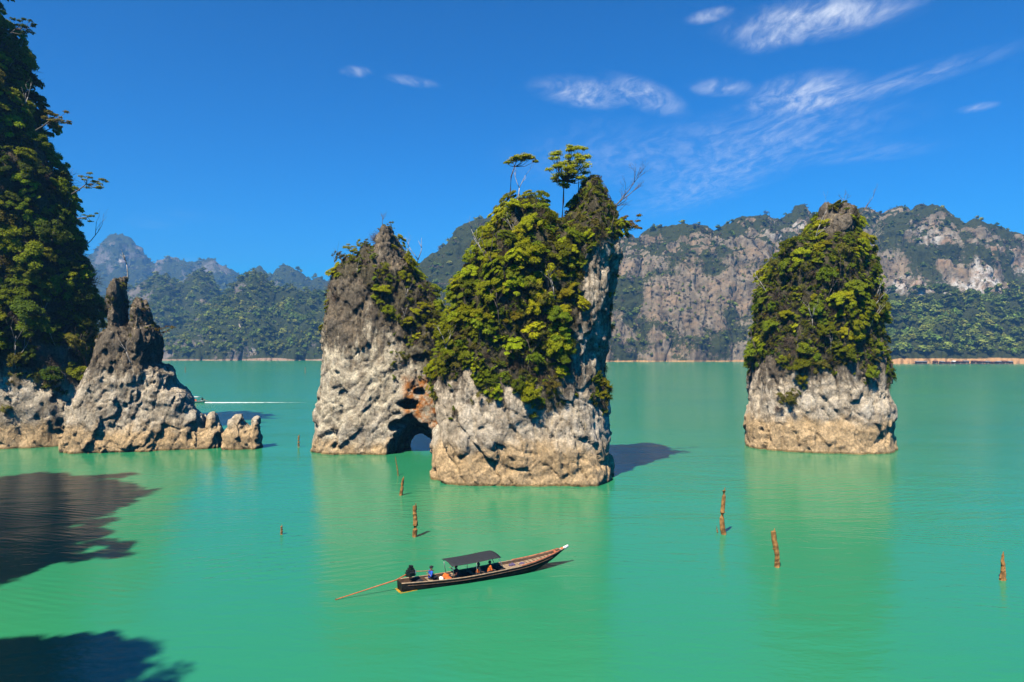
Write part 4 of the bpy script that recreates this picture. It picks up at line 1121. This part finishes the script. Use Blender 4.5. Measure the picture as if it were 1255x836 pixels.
# ------------------------------------------------------------------ drowned tree stumps in the lake
def stump(px, base_py, top_py, rad, label, lean=(0, 0), bend=0.0, seed=1, stub=None, group=None, top=0.8, cat='stump'):
    random.seed(seed)
    p = on_water(px, base_py)
    H = (base_py-top_py)/F*p[1]
    o = empty('dead_stump', (p[0], p[1], -0.01), label=label, category=cat)
    rad *= 1.2
    mb = MB(); n = 9; pts = []; rr = []
    for k in range(-2, n):
        t = k/(n-1)
        pts.append((lean[0]*t*H+bend*math.sin(t*5)*0.35+random.uniform(-.02, .02), lean[1]*t*H+random.uniform(-.02, .02), t*H))
        rr.append(rad*(1.15-(1.15-top)*max(t, 0))*random.uniform(0.94, 1.06))
    mb.tube(pts, rr, 10, 0.09)
    x, y, z = pts[-1]
    mb.tube([(x+rr[-1]*0.35, y, z-0.15), (x+rr[-1]*0.5, y, z+rad*1.3)], [rad*0.45, rad*0.15], 5, 0.2)       # splintered tip
    mb.obj('trunk', M['stump'], o)
    if stub:
        for (t, dx, dz, r_) in stub:
            b2 = MB(); i = int(t*(n-1))+2; q = pts[i]
            b2.tube([q, (q[0]+dx*0.6, q[1]-0.03, q[2]+dz*0.5), (q[0]+dx, q[1]-0.05, q[2]+dz)], [r_, r_*0.8, r_*0.55], 6, 0.15)
            b2.obj('branch_stub', M['stump'], o)
    return o


stump(508, 658, 620, 0.15, 'straight brown stump standing alone between the long boat and the tall stack', (0.03, 0), 0.1, 1, top=0.95)
stump(491, 607, 586, 0.13, 'short leaning stump in front of the sea arch', (0.16, 0), 0.05, 2, top=0.7)
stump(488, 583, 560, 0.06, 'thin leaning stick in front of the sea arch', (-0.14, 0), 0.05, 3, top=0.5)
stump(345, 655, 645, 0.09, 'tiny stub of a stick alone in the open water in front of the headland', (0, 0), 0, 4)
stump(366, 548, 534, 0.13, 'small dark post between the crumbly shore rock and the arch tower', (0, 0), 0, 5)
stump(887, 655, 601, 0.155, 'tallest stump, thin and bent, before the lone barrel shaped stack', (-0.03, 0), -0.35, 6, [(0.52, 0.2, 0.02, 0.09), (0.85, 0.12, 0.12, 0.06)], top=0.72)
stump(879.5, 653, 645, 0.05, 'tiny twig poking up at the foot of the tallest bent stump', (-0.15, 0), 0, 7, top=0.4)
stump(952, 695, 651, 0.135, 'thick stump with a side knob, next after the tallest bent stump', (-0.06, 0), 0.25, 8, [(0.55, -0.26, 0.05, 0.09)], top=1.0)
stump(1228, 711, 680, 0.145, 'blunt knobbly stump far to the side of the others, with a pointed tip', (0.06, 0), 0.15, 9, [(0.1, -0.16, 0.2, 0.13), (0.08, 0.2, 0.12, 0.12)], top=0.45)
for px, py, lab in ((227, 456, 'thin far pole standing in the lake above the speeding boat'), (374, 457, 'thin far pole standing in the lake beside the arch tower')):
    stump(px, py, py-7, 0.16, lab, (0, 0), 0, 10, cat='pole')


# ------------------------------------------------------------------ people, one continuous body each
def capsule(P, a, b, ra, rb):
    a = np.array(a); b = np.array(b); ab = b-a
    t = np.clip(((P-a) @ ab)/(ab @ ab+1e-9), 0, 1)
    return np.linalg.norm(P-a-t[:, None]*ab, axis=1)-(ra+(rb-ra)*t)


def body_mesh(name, caps, voxel, mat, k=0.025, grow=0.0, cut=None):
    pts = np.array([c[i] for c in caps for i in (0, 1)]); rm = max(max(c[2], c[3]) for c in caps)+0.05+grow
    lo = pts.min(0)-rm; hi = pts.max(0)+rm
    ax = [np.arange(lo[i], hi[i], voxel) for i in range(3)]
    X = np.stack(np.meshgrid(*ax, indexing='ij'), -1)
    f = np.full(X.shape[:3], 0.3, np.float32)
    for c in caps:
        r_ = max(c[2], c[3])+0.06+grow
        sl = []
        for i in range(3):
            l = min(c[0][i], c[1][i])-r_; h = max(c[0][i], c[1][i])+r_
            sl.append(slice(max(0, int((l-lo[i])/voxel)), max(1, int((h-lo[i])/voxel)+2)))
        sub = X[tuple(sl)]
        d = capsule(sub.reshape(-1, 3), *c).reshape(sub.shape[:3])-grow
        g = f[tuple(sl)]
        h = np.clip(0.5+0.5*(g-d)/k, 0, 1)
        f[tuple(sl)] = g*(1-h)+d*h-k*h*(1-h)
    if cut is not None: f = np.maximum(f, cut(X))
    P3, Q = polygonize(f, voxel, lo)
    return mesh_from(name, P3, Q, mat, True)


def limb(a, b, ra, rb): return (tuple(a), tuple(b), ra, rb)


def hand(w_, d, side):
    """palm, four fingers with bent knuckles and a thumb leaving the side of the palm"""
    w_ = np.array(w_); d = np.array(d, float); d /= np.linalg.norm(d)
    s_ = np.cross(d, (0, 0, 1)); s_ /= np.linalg.norm(s_)+1e-9
    dn = np.cross(s_, d)*-1 if np.cross(s_, d)[2] > 0 else np.cross(s_, d)
    out = [limb(w_, w_+d*0.07, 0.027, 0.032), limb(w_+s_*0.02, w_+d*0.075+s_*0.025, 0.02, 0.02), limb(w_-s_*0.02, w_+d*0.075-s_*0.025, 0.02, 0.02)]
    for i, L in enumerate((0.062, 0.072, 0.068, 0.052)):
        o_ = s_*(i-1.5)*0.019; a = w_+d*0.08+o_; k = a+d*L*0.55+o_*0.2; e = k+(d*0.55+dn*0.85)*L*0.5
        out += [limb(a, k, 0.0105, 0.0095), limb(k, e, 0.0095, 0.008)]
    a = w_+d*0.025+s_*side*0.028; k = a+(d*0.6+s_*side*0.8)*0.035
    out += [limb(a, k, 0.012, 0.011), limb(k, k+(d*0.9+s_*side*0.15)*0.03, 0.011, 0.009)]
    return out


def person(label, loc, heading, arms, shirt, trousers, knees=0.42, vest=None, lean=0.03, hat=None, look=0.0, group=None):
    """seated figure facing local +x; origin on the seat. arms: two (elbow, wrist) pairs, right then left"""
    o = empty('person', loc, label=label, category='person')
    if group: o['group'] = group
    o.rotation_euler = (0, 0, heading)
    L = lean
    torso = [limb((0, 0, 0.11), (L*0.6, 0, 0.30), 0.125, 0.12), limb((L*0.6, 0, 0.30), (L, 0, 0.44), 0.125, 0.125), limb((L, -0.15, 0.47), (L, 0.15, 0.47), 0.07, 0.07)]
    hx = L+0.03
    head = [limb((L, 0, 0.50), (hx, 0, 0.60), 0.05, 0.05), limb((hx, 0, 0.66), (hx+0.012, 0, 0.715), 0.072, 0.088), limb((hx+0.05, 0, 0.63), (hx+0.03, 0, 0.66), 0.04, 0.06),
            limb((hx+0.085, 0, 0.70), (hx+0.108, 0, 0.675), 0.010, 0.014), limb((hx+0.01, 0.082, 0.69), (hx, 0.088, 0.67), 0.014, 0.011), limb((hx+0.01, -0.082, 0.69), (hx, -0.088, 0.67), 0.014, 0.011),
            limb((hx+0.088, -0.02, 0.642), (hx+0.088, 0.02, 0.642), 0.008, 0.008)]
    legs = []
    for s_ in (-1, 1):
        kn = (knees, s_*0.12, 0.10); an = (knees+0.05, s_*0.11, -0.26)
        legs += [limb((0.0, s_*0.085, 0.09), kn, 0.088, 0.058), limb(kn, an, 0.056, 0.036)]
    feet = [limb((knees+0.03, s_*0.11, -0.285), (knees+0.2, s_*0.12, -0.30), 0.036, 0.028) for s_ in (-1, 1)]
    upper = []; fore = []; hands = []
    for s_, (el, wr) in zip((-1, 1), arms):
        sh = (L, s_*0.175, 0.46)
        upper.append(limb(sh, el, 0.052, 0.042)); fore.append(limb(el, wr, 0.040, 0.027))
        hands += hand(wr, np.array(wr)-np.array(el), -s_)
    all_ = torso+head+legs+feet+upper+fore+hands
    link('body', body_mesh('body', all_, 0.0135, M['skin'], 0.02), o)
    link('shirt', body_mesh('shirt', torso+upper, 0.03, M[shirt], 0.03, 0.014), o)
    link('trousers', body_mesh('trousers', legs+[limb((0, 0, 0.10), (0.02, 0, 0.16), 0.13, 0.125)], 0.03, M[trousers], 0.03, 0.012), o)
    if hat: link('hat', body_mesh('hat', [limb((hx, 0, 0.75), (hx+0.005, 0, 0.77), 0.095, 0.085), limb((hx-0.02, 0, 0.735), (hx+0.09, 0, 0.735), 0.105, 0.085)], 0.025, M[hat], 0.02, 0.0, lambda X: 0.728-X[..., 2]), o)
    else: link('hair', body_mesh('hair', [limb((hx-0.012, 0, 0.70), (hx-0.004, 0, 0.735), 0.092, 0.088)], 0.025, M['hair'], 0.02, 0.0, lambda X: np.minimum(X[..., 0]-(hx+0.035), 0.745-X[..., 2])), o)
    if vest: link('life_vest', body_mesh('life_vest', [limb((0.02, 0, 0.16), (L*0.6, 0, 0.32), 0.145, 0.15), limb((L*0.6, 0, 0.30), (L, 0, 0.45), 0.15, 0.14), limb((L, -0.10, 0.52), (L, 0.10, 0.52), 0.045, 0.045)], 0.03, M[vest], 0.03, 0.0), o)
    return o


# ------------------------------------------------------------------ long-tail boats
def loft(stations, n=9):
    """stations: (x, half beam, sheer z, keel z); returns the outer skin grid"""
    V = []
    for x, b_, g_, k_ in stations:
        row = []
        for i in range(-n, n+1):
            t = abs(i)/n
            y = b_*(1-(1-t)**2.1)**0.72
            row.append((x, math.copysign(y, i) if i else 0.0, k_+(g_-k_)*t**1.9))
        V.append(row)
    return V


def boat_hull(o, L, B, hullm, trim, floorm, deck0, deck1, inner='wood_brown', stern_trim=None):
    S = []
    for k in range(33):
        t = k/32
        b_ = B*(0.60+0.40*min(1, t/0.35) if t < 0.35 else 1.0 if t < 0.58 else max(0.04, math.cos((t-0.58)/0.42*1.52)**0.85))
        g_ = 0.54-0.12*math.sin(min(t/0.62, 1)*math.pi)**1+0.64*max(0, (t-0.58)/0.42)**2.1
        k_ = -0.22+1.33*max(0, (t-0.66)/0.34)**1.9
        S.append((t*L-0.25*(1-t)*0, b_, g_, min(k_, g_-0.05)))
    V = np.array(loft(S)); nr, nc = V.shape[:2]
    q = [(r_*nc+c, (r_+1)*nc+c, (r_+1)*nc+c+1, r_*nc+c+1) for r_ in range(nr-1) for c in range(nc-1)]
    mb = MB(); mb.add(V.reshape(-1, 3), [x[::-1] for x in q])
    mb.add(V[0], [tuple(range(nc))])                                                         # transom
    mb.obj('hull', M[hullm], o, True)
    Vi = V.copy(); Vi[:, :, 1] *= 0.93; Vi[:, :, 2] = np.maximum(Vi[:, :, 2]+0.03, 0.06); Vi[:, 0, 2] = V[:, 0, 2]-0.01; Vi[:, -1, 2] = V[:, -1, 2]-0.01
    mi = MB(); mi.add(Vi.reshape(-1, 3), q); mi.add(Vi[0]+np.array([0.03, 0, 0]), [tuple(range(nc))[::-1]]); mi.obj('lining', M[inner], o, True)
    for c in (0, nc-1):
        m_ = MB(); m_.tube([V[r_, c]+np.array([0, 0, 0.015]) for r_ in range(nr)], 0.042, 6); m_.obj('gunwale', M[trim], o, True)
        s_ = MB(); s_.tube([V[r_, c]*np.array([1, 1.02, 1])-np.array([0, 0, 0.15]) for r_ in range(1, nr-3)], 0.022, 5); s_.obj('rubbing_strake', M['wood_brown'], o, True)
    def at(x):
        t = x/L*32; i = int(min(max(t, 0), 31)); f_ = t-i
        a, b2 = S[i], S[i+1]
        return a[1]+(b2[1]-a[1])*f_, a[2]+(b2[2]-a[2])*f_
    x = 0.5
    while x < deck0:                                                                          # loose floor boards
        w_, g_ = at(x); m_ = MB(); m_.box((x+0.14, 0, 0.105+random.uniform(0, 0.008)), (0.26, w_*1.5, 0.02)); m_.obj('floor_board', M[floorm], o); x += 0.29
    x = deck0
    while x < deck1:                                                                          # planked fore deck
        w_, g_ = at(x+0.14); m_ = MB(); m_.box((x+0.14, 0, g_-0.16+random.uniform(0, 0.006)), (0.265, w_*1.72, 0.03)); m_.obj('deck_plank', M['wood_tan'], o); x += 0.29
    for x in (2.05*L/12.3, 3.9*L/12.3, 5.1*L/12.3, 5.9*L/12.3):
        w_, g_ = at(x); m_ = MB(); m_.box((x, 0, 0.36), (0.26, w_*1.84, 0.035)); m_.obj('thwart', M['wood_tan'], o)
    return S, at, V


def engine_set(o, x0, tail, zb=0.62):
    m_ = MB(); m_.box((x0, 0, zb+0.10), (0.14, 0.34, 0.06)); m_.box((x0, 0, zb), (0.10, 0.10, 0.30)); m_.obj('engine_mount', M['wood_brown'], o)
    e = MB(); e.box((x0, 0, zb+0.36), (0.50, 0.34, 0.36)); e.box((x0+0.02, 0, zb+0.60), (0.36, 0.26, 0.14)); e.tube([(x0-0.08, 0.21, zb+0.32), (x0+0.2, 0.23, zb+0.32)], 0.10, 10)
    e.tube([(x0-0.1, -0.22, zb+0.42), (x0+0.16, -0.22, zb+0.42)], 0.07, 8); e.box((x0-0.25, 0, zb+0.30), (0.12, 0.24, 0.24))
    en = e.obj('engine', M['metal_dark'], o)
    fw = MB(); fw.tube([(x0+0.25, 0, zb+0.36), (x0+0.31, 0, zb+0.36)], 0.19, 14); fw.obj('flywheel', M['metal_grey'], en)
    ex = MB(); ex.tube([(x0, -0.12, zb+0.6), (x0-0.02, -0.18, zb+0.82), (x0-0.16, -0.18, zb+0.9)], 0.035, 6); ex.obj('exhaust_pipe', M['metal_dark'], en)
    ft = MB(); ft.box((x0+0.05, 0.06, zb+0.74), (0.24, 0.18, 0.13)); ft.obj('fuel_tank', M['metal_dark'], en)
    sh = MB(); sh.tube([(x0-0.28, 0, zb+0.30), (x0-0.9, tail[1]*0.22, zb+0.05), tail], [0.045, 0.04, 0.028], 7); sf = sh.obj('propeller_shaft', M['shaft_orange'], o, True)
    pr = MB()
    d = (Vector(tail)-Vector((x0-0.9, tail[1]*0.22, zb+0.05))).normalized(); sx = d.cross(Vector((0, 0, 1))).normalized(); sy = d.cross(sx)
    for k in range(3):
        a = k*2.094; r_ = sx*math.cos(a)+sy*math.sin(a); t_ = -sx*math.sin(a)+sy*math.cos(a); c = Vector(tail)
        pr.add([c+t_*0.02, c+r_*0.1+t_*0.05+d*0.02, c+r_*0.15, c+r_*0.1-t_*0.04-d*0.02], [(0, 1, 2, 3)])
    pr.obj('propeller', M['metal_grey'], sf)
    hd = MB(); hd.tube([(x0+0.3, 0.05, zb+0.4), (x0+0.9, -0.02, zb+0.36), (x0+1.55, -0.08, zb+0.34)], 0.022, 6); hd.obj('steering_handle', M['wood_red'], o, True)


BOAT = on_water(489.5, 723.5); BH = math.atan2(0.447, 0.894)
lb = empty('longtail_boat', (BOAT[0], BOAT[1], 0), label='long slim black wooden boat with a dark flat awning and raised prow', category='boat')
lb.rotation_euler = (0, 0, BH)
random.seed(5)
S_, at_, V_ = boat_hull(lb, 11.9, 0.78, 'hull_black', 'wood_tan', 'wood_brown', 7.25, 10.8)
for c in (0, V_.shape[1]-1):
    m_ = MB(); m_.tube([V_[r_, c]+np.array([0, 0, 0.05]) for r_ in range(22, 32)], 0.045, 6); m_.obj('red_rail', M['wood_red'], lb, True)
m_ = MB(); m_.tube([(11.6, 0, 1.05), (11.9, 0, 1.17), (12.2, 0, 1.29)], [0.11, 0.11, 0.10], 8); m_.obj('prow_post', M['white_paint'], lb, True)
m_ = MB(); m_.tube([(11.62, 0, 1.08), (11.8, 0, 1.15)], [0.125, 0.12], 8); m_.obj('prow_ribbon', M['orange_cloth'], lb, True)
m_ = MB(); m_.tube([(11.1, 0, 0.93), (11.22, 0, 0.99)], [0.17, 0.15], 8); m_.obj('prow_ribbon', M['wood_red'], lb, True)
m_ = MB(); m_.box((-0.02, 0, -0.02), (0.28, 0.86, 0.05)); m_.box((0.5, -0.52, -0.01), (1.3, 0.05, 0.07), 0.14); m_.obj('stern_step', M['yellow_paint'], lb)
m_ = MB(); m_.tube([(0.05, -0.2, 0.0), (0.0, -0.15, 0.55)], 0.02, 6); m_.obj('ladder_rod', M['metal_dark'], lb)
tail_w = on_water(411, 735.5); dx_, dy_ = tail_w[0]-BOAT[0], tail_w[1]-BOAT[1]
engine_set(lb, 0.72, (dx_*math.cos(BH)+dy_*math.sin(BH), -dx_*math.sin(BH)+dy_*math.cos(BH), 0.02))
# awning: a sagging dark cloth with thickness on four posts
aw = MB(); nx, ny = 14, 8
def awz(u, v_): return 1.30+0.16*u+0.10*(1-(2*v_-1)**2)-0.05*math.sin(u*math.pi)+(0.10*max(0, u-0.8)/0.2*-0.4)
top = [(3.15+3.45*i/nx, -0.86+1.8*j/ny, awz(i/nx, j/ny)) for i in range(nx+1) for j in range(ny+1)]
bot = [(x, y, z-0.025) for x, y, z in top]
N_ = len(top); W_ = ny+1
fs = []
for i in range(nx):
    for j in range(ny):
        a = i*W_+j; fs += [(a, a+W_, a+W_+1, a+1), (N_+a, N_+a+1, N_+a+W_+1, N_+a+W_)]
for i in range(nx): fs += [(i*W_, N_+i*W_, N_+(i+1)*W_, (i+1)*W_), (i*W_+ny, (i+1)*W_+ny, N_+(i+1)*W_+ny, N_+i*W_+ny)]
for j in range(ny): fs += [(j, j+1, N_+j+1, N_+j), (nx*W_+j, N_+nx*W_+j, N_+nx*W_+j+1, nx*W_+j+1)]
aw.add(top+bot, fs); aw.obj('awning', M['tarp'], lb, True)
for x, tx in ((3.35, 3.25), (4.9, 4.9), (6.9, 6.45)):
    for s_ in (-1, 1):
        w_, g_ = at_(x); m_ = MB(); m_.tube([(x, s_*w_*0.97, g_), (tx, s_*0.82, awz((tx-3.15)/3.45, 0.05)-0.03)], 0.022, 6); m_.obj('awning_post', M['metal_grey'], lb, True)
for u in (0.05, 0.5, 0.95):
    m_ = MB(); m_.tube([(3.15+3.45*u, -0.9+1.8*j/6, awz(u, (0.05+1.8*j/6)/1.9)-0.045) for j in range(7)], 0.018, 5); m_.obj('awning_bow', M['wood_tan'], lb, True)


def boat_pt(x, y, z): return (BOAT[0]+x*math.cos(BH)-y*math.sin(BH), BOAT[1]+x*math.sin(BH)+y*math.cos(BH), z)


ARM_REST = [((0.10, -0.25, 0.25), (0.30, -0.14, 0.19)), ((0.10, 0.25, 0.25), (0.30, 0.14, 0.19))]
person('boatman in a blue shirt and dark cap sitting by the engine', boat_pt(2.05, 0.05, 0.39), BH+0.15, [((-0.10, -0.26, 0.27), (-0.24, -0.14, 0.42)), ((0.14, 0.24, 0.26), (0.33, 0.12, 0.22))], 'blue_cloth', 'black_cloth', hat='black_cloth')
person('passenger in a dark maroon top under the rear edge of the awning, one arm raised', boat_pt(3.70, -0.40, 0.39), BH+math.pi*0.92, [((0.12, -0.30, 0.36), (0.32, -0.34, 0.50)), ((0.10, 0.26, 0.25), (0.30, 0.14, 0.19))], 'maroon_cloth', 'black_cloth')
person('passenger in an orange life vest seated mid awning', boat_pt(5.08, -0.54, 0.39), BH, ARM_REST, 'black_cloth', 'black_cloth', vest='orange_cloth')
person('passenger in an orange life vest seated under the front end of the awning', boat_pt(5.90, -0.50, 0.39), BH, ARM_REST, 'orange_cloth', 'black_cloth', vest='orange_cloth')


def soft_bag(name, x, y, z, size, mat, label, seed):
    r = np.random.default_rng(seed)
    caps = [limb((r.uniform(-.3, .3)*size[0], r.uniform(-.3, .3)*size[1], r.uniform(0.25, .6)*size[2]), (r.uniform(-.35, .35)*size[0], r.uniform(-.35, .35)*size[1], r.uniform(.25, .75)*size[2]), min(size)*0.33, min(size)*0.24) for k in range(7)]
    o = link(name, body_mesh(name, caps, 0.025, M[mat], 0.05), label=label, category='bag')
    o.location = boat_pt(x, y, z); o.rotation_euler = (0, 0, BH+r.uniform(-.5, .5))
    o.location.z -= min(v.co.z for v in o.data.vertices)
    return o


soft_bag('life_jacket_heap', 3.12, -0.32, 0.12, (0.42, 0.42, 0.42), 'orange_cloth', 'orange life jacket heaped on the boat floor under the rear awning edge', 3)
soft_bag('life_jacket_heap', 3.2, 0.30, 0.12, (0.42, 0.42, 0.45), 'orange_cloth', 'orange red life jacket behind the heaped one on the boat floor', 4)
soft_bag('sack', 2.72, -0.12, 0.12, (0.34, 0.34, 0.5), 'white_cloth', 'white sack on the boat floor between boatman and awning', 5)
soft_bag('sack', 2.62, -0.38, 0.12, (0.28, 0.24, 0.40), 'yellow_cloth', 'yellow sack leaning on the white sack in the boat', 6)
soft_bag('sack', 1.35, -0.05, 0.12, (0.5, 0.4, 0.4), 'black_cloth', 'dark bundle on the boat floor beside the engine', 7)
soft_bag('duffel_bag', 6.9, -0.25, 0.12, (0.5, 0.5, 0.55), 'black_cloth', 'black duffel bag at the front end of the awning', 8)
soft_bag('jacket', 7.95, 0.18, 0.30, (0.55, 0.4, 0.26), 'purple_cloth', 'dark purple jacket lying on the fore deck', 9)
soft_bag('jacket', 8.65, 0.20, 0.32, (0.5, 0.36, 0.24), 'purple_cloth', 'dark purple jacket lying nearest the prow on the fore deck', 10)
soft_bag('life_jacket', 9.0, -0.45, 0.34, (0.4, 0.24, 0.18), 'orange_cloth', 'small orange life jacket at the edge of the fore deck', 11)

# the far speeding boat, its stern towards the wake
FB = on_water(250.5, 493.5)
fb = empty('motor_boat', (FB[0], FB[1], 0), label='far small boat with a white flat roof speeding behind the headland', category='boat')
fb.rotation_euler = (0, 0, math.pi)
random.seed(9)
boat_hull(fb, 10.0, 0.80, 'teal_paint', 'white_paint', 'wood_brown', 5.9, 9.2)
engine_set(fb, 0.6, (-2.6, 0.1, 0.02))
m_ = MB(); m_.box((3.2, 0, 1.62), (3.4, 1.75, 0.06)); m_.box((3.2, 0, 1.68), (3.0, 1.5, 0.05)); m_.obj('roof', M['white_paint'], fb)
for x in (1.7, 4.7):
    for s_ in (-1, 1):
        m_ = MB(); m_.tube([(x, s_*0.72, 0.5), (x, s_*0.75, 1.6)], 0.03, 6); m_.obj('roof_post', M['metal_grey'], fb)
m_ = MB(); m_.box((2.6, 0.45, 0.75), (1.2, 0.12, 0.5)); m_.obj('side_panel', M['orange_cloth'], fb)


def foam_material():
    m, t = new_mat('foam')
    pos = t.node('ShaderNodeNewGeometry').outputs['Position']
    fade = t.node('ShaderNodeAttribute', attribute_name='foam').outputs['Fac']
    n = t.noise(t.mapping(pos, scale=(0.35, 1, 1)), 1.6, 6, 0.7)
    a = t.ramp(t.math('ADD', fade, t.math('MULTIPLY', t.math('SUBTRACT', n, 0.5), 0.9)), 0.25, 0.6)
    b = t.node('ShaderNodeBsdfDiffuse', {'Color': (0.82, 0.86, 0.84, 1)})
    tr = t.node('ShaderNodeBsdfTransparent')
    mx = t.node('ShaderNodeMixShader', {0: a, 1: tr.outputs[0], 2: b.outputs[0]})
    t.node('ShaderNodeOutputMaterial', {'Surface': mx.outputs[0]})
    return m


# wake: a low ridge of churned foam trailing off behind the far boat
wv = []; wa = []; nseg = 70; rs_ = np.random.default_rng(4)
for k in range(nseg+1):
    t = k/nseg; x = FB[0]+0.2+t*46.0; hw = 0.55+1.5*t**0.7
    for j, (oy, hz) in enumerate(((-1, 0.006), (-0.5, 0.10*(1-t)), (0, 0.14*(1-t)), (0.5, 0.10*(1-t)), (1, 0.006))):
        wv.append((x, FB[1]+oy*hw+rs_.uniform(-.08, .08), max(0.006, hz*rs_.uniform(0.6, 1.2)))); wa.append(max(0.0, (1-0.35*abs(oy))*1.05-1.2*t))
wq = np.array([(k*5+j, (k+1)*5+j, (k+1)*5+j+1, k*5+j+1) for k in range(nseg) for j in range(4)])
link('boat_wake', mesh_from('boat_wake', wv, wq, foam_material(), True, {'foam': np.array(wa)}), kind='stuff', label='white foam wake trailing behind the far speeding boat', category='wake')


# ------------------------------------------------------------------ raft houses along the sandy east shore
RAFTS = [(1122, 1136, 'roof_grey', 'long grey roofed raft house at the end nearest the lone stack'), (1144, 1149, 'roof_rust', 'small dark raft hut beside the long grey roofed one'), (1152, 1157, 'roof_grey', 'small grey raft hut between two rusty huts'), (1159, 1164, 'roof_rust', 'small rusty raft hut beside a small grey one'),
         (1167, 1171, 'white_paint', 'tiny raft hut with a pale roof'), (1173, 1179, 'roof_rust', 'rust roofed raft house beside the pale roofed hut'), (1180, 1187, 'roof_grey', 'tall grey roofed raft house amid the floating row'), (1191, 1198, 'roof_rust', 'dark peaked raft house with rusty roof, past the tall grey roofed one')]
RAFTS += [(1200+k*7, 1205.5+k*7, 'roof_grey' if k % 2 else 'roof_rust', ('low grey' if k % 2 else 'low rusty')+' raft hut in the evenly spaced end of the floating row') for k in range(6)]
for i, (a, b_, rm, lab) in enumerate(RAFTS):
    Yd = 726.0+3*math.sin(i*2.1)
    x0, x1 = (a-CX)/F*Yd, (b_-CX)/F*Yd
    wd = x1-x0; hh = 1.7+0.4*math.sin(i*1.7)+(0.8 if 'tall' in lab or 'peaked' in lab else 0)
    o = empty('raft_house', ((x0+x1)/2, Yd, 0), label=lab, category='raft house', group='raft houses along the sandy shore')
    m_ = MB(); m_.box((0, 0, 0.2), (wd*1.04, 6.0, 0.5)); m_.obj('raft', M['wood_brown'], o)
    m_ = MB(); m_.box((0, 0.3, 0.45+hh*0.5), (wd*0.86, 4.2, hh)); m_.obj('wall', M['raft_wall'], o)
    m_ = MB(); z0 = 0.45+hh; w2 = wd*0.50
    m_.add([(-w2, -2.7, z0), (w2, -2.7, z0), (w2, 3.0, z0), (-w2, 3.0, z0), (-w2*0.92, 0.2, z0+1.0), (w2*0.92, 0.2, z0+1.0)], [(0, 1, 5, 4), (2, 3, 4, 5), (1, 2, 5), (3, 0, 4), (0, 3, 2, 1)])
    m_.obj('roof', M[rm], o)
    m_ = MB(); m_.box((0, -1.84, 0.45+0.95), (min(0.9, wd*0.2), 0.06, 1.9)); m_.obj('door', M['wood_tan'], o)


# ------------------------------------------------------------------ air
def haze():
    m, t = new_mat('haze')
    v = t.node('ShaderNodeVolumePrincipled', {'Color': (0.20, 0.52, 1.0, 1), 'Density': 0.00021, 'Anisotropy': 0.1})
    t.node('ShaderNodeOutputMaterial', {'Volume': v.outputs[0]})
    mb = MB(); mb.box((0, 1700, 249.0), (7400, 3900, 500.0))
    return mb.obj('haze', m, kind='stuff', label='thin blue haze over the lake and mountains', category='haze')


haze()
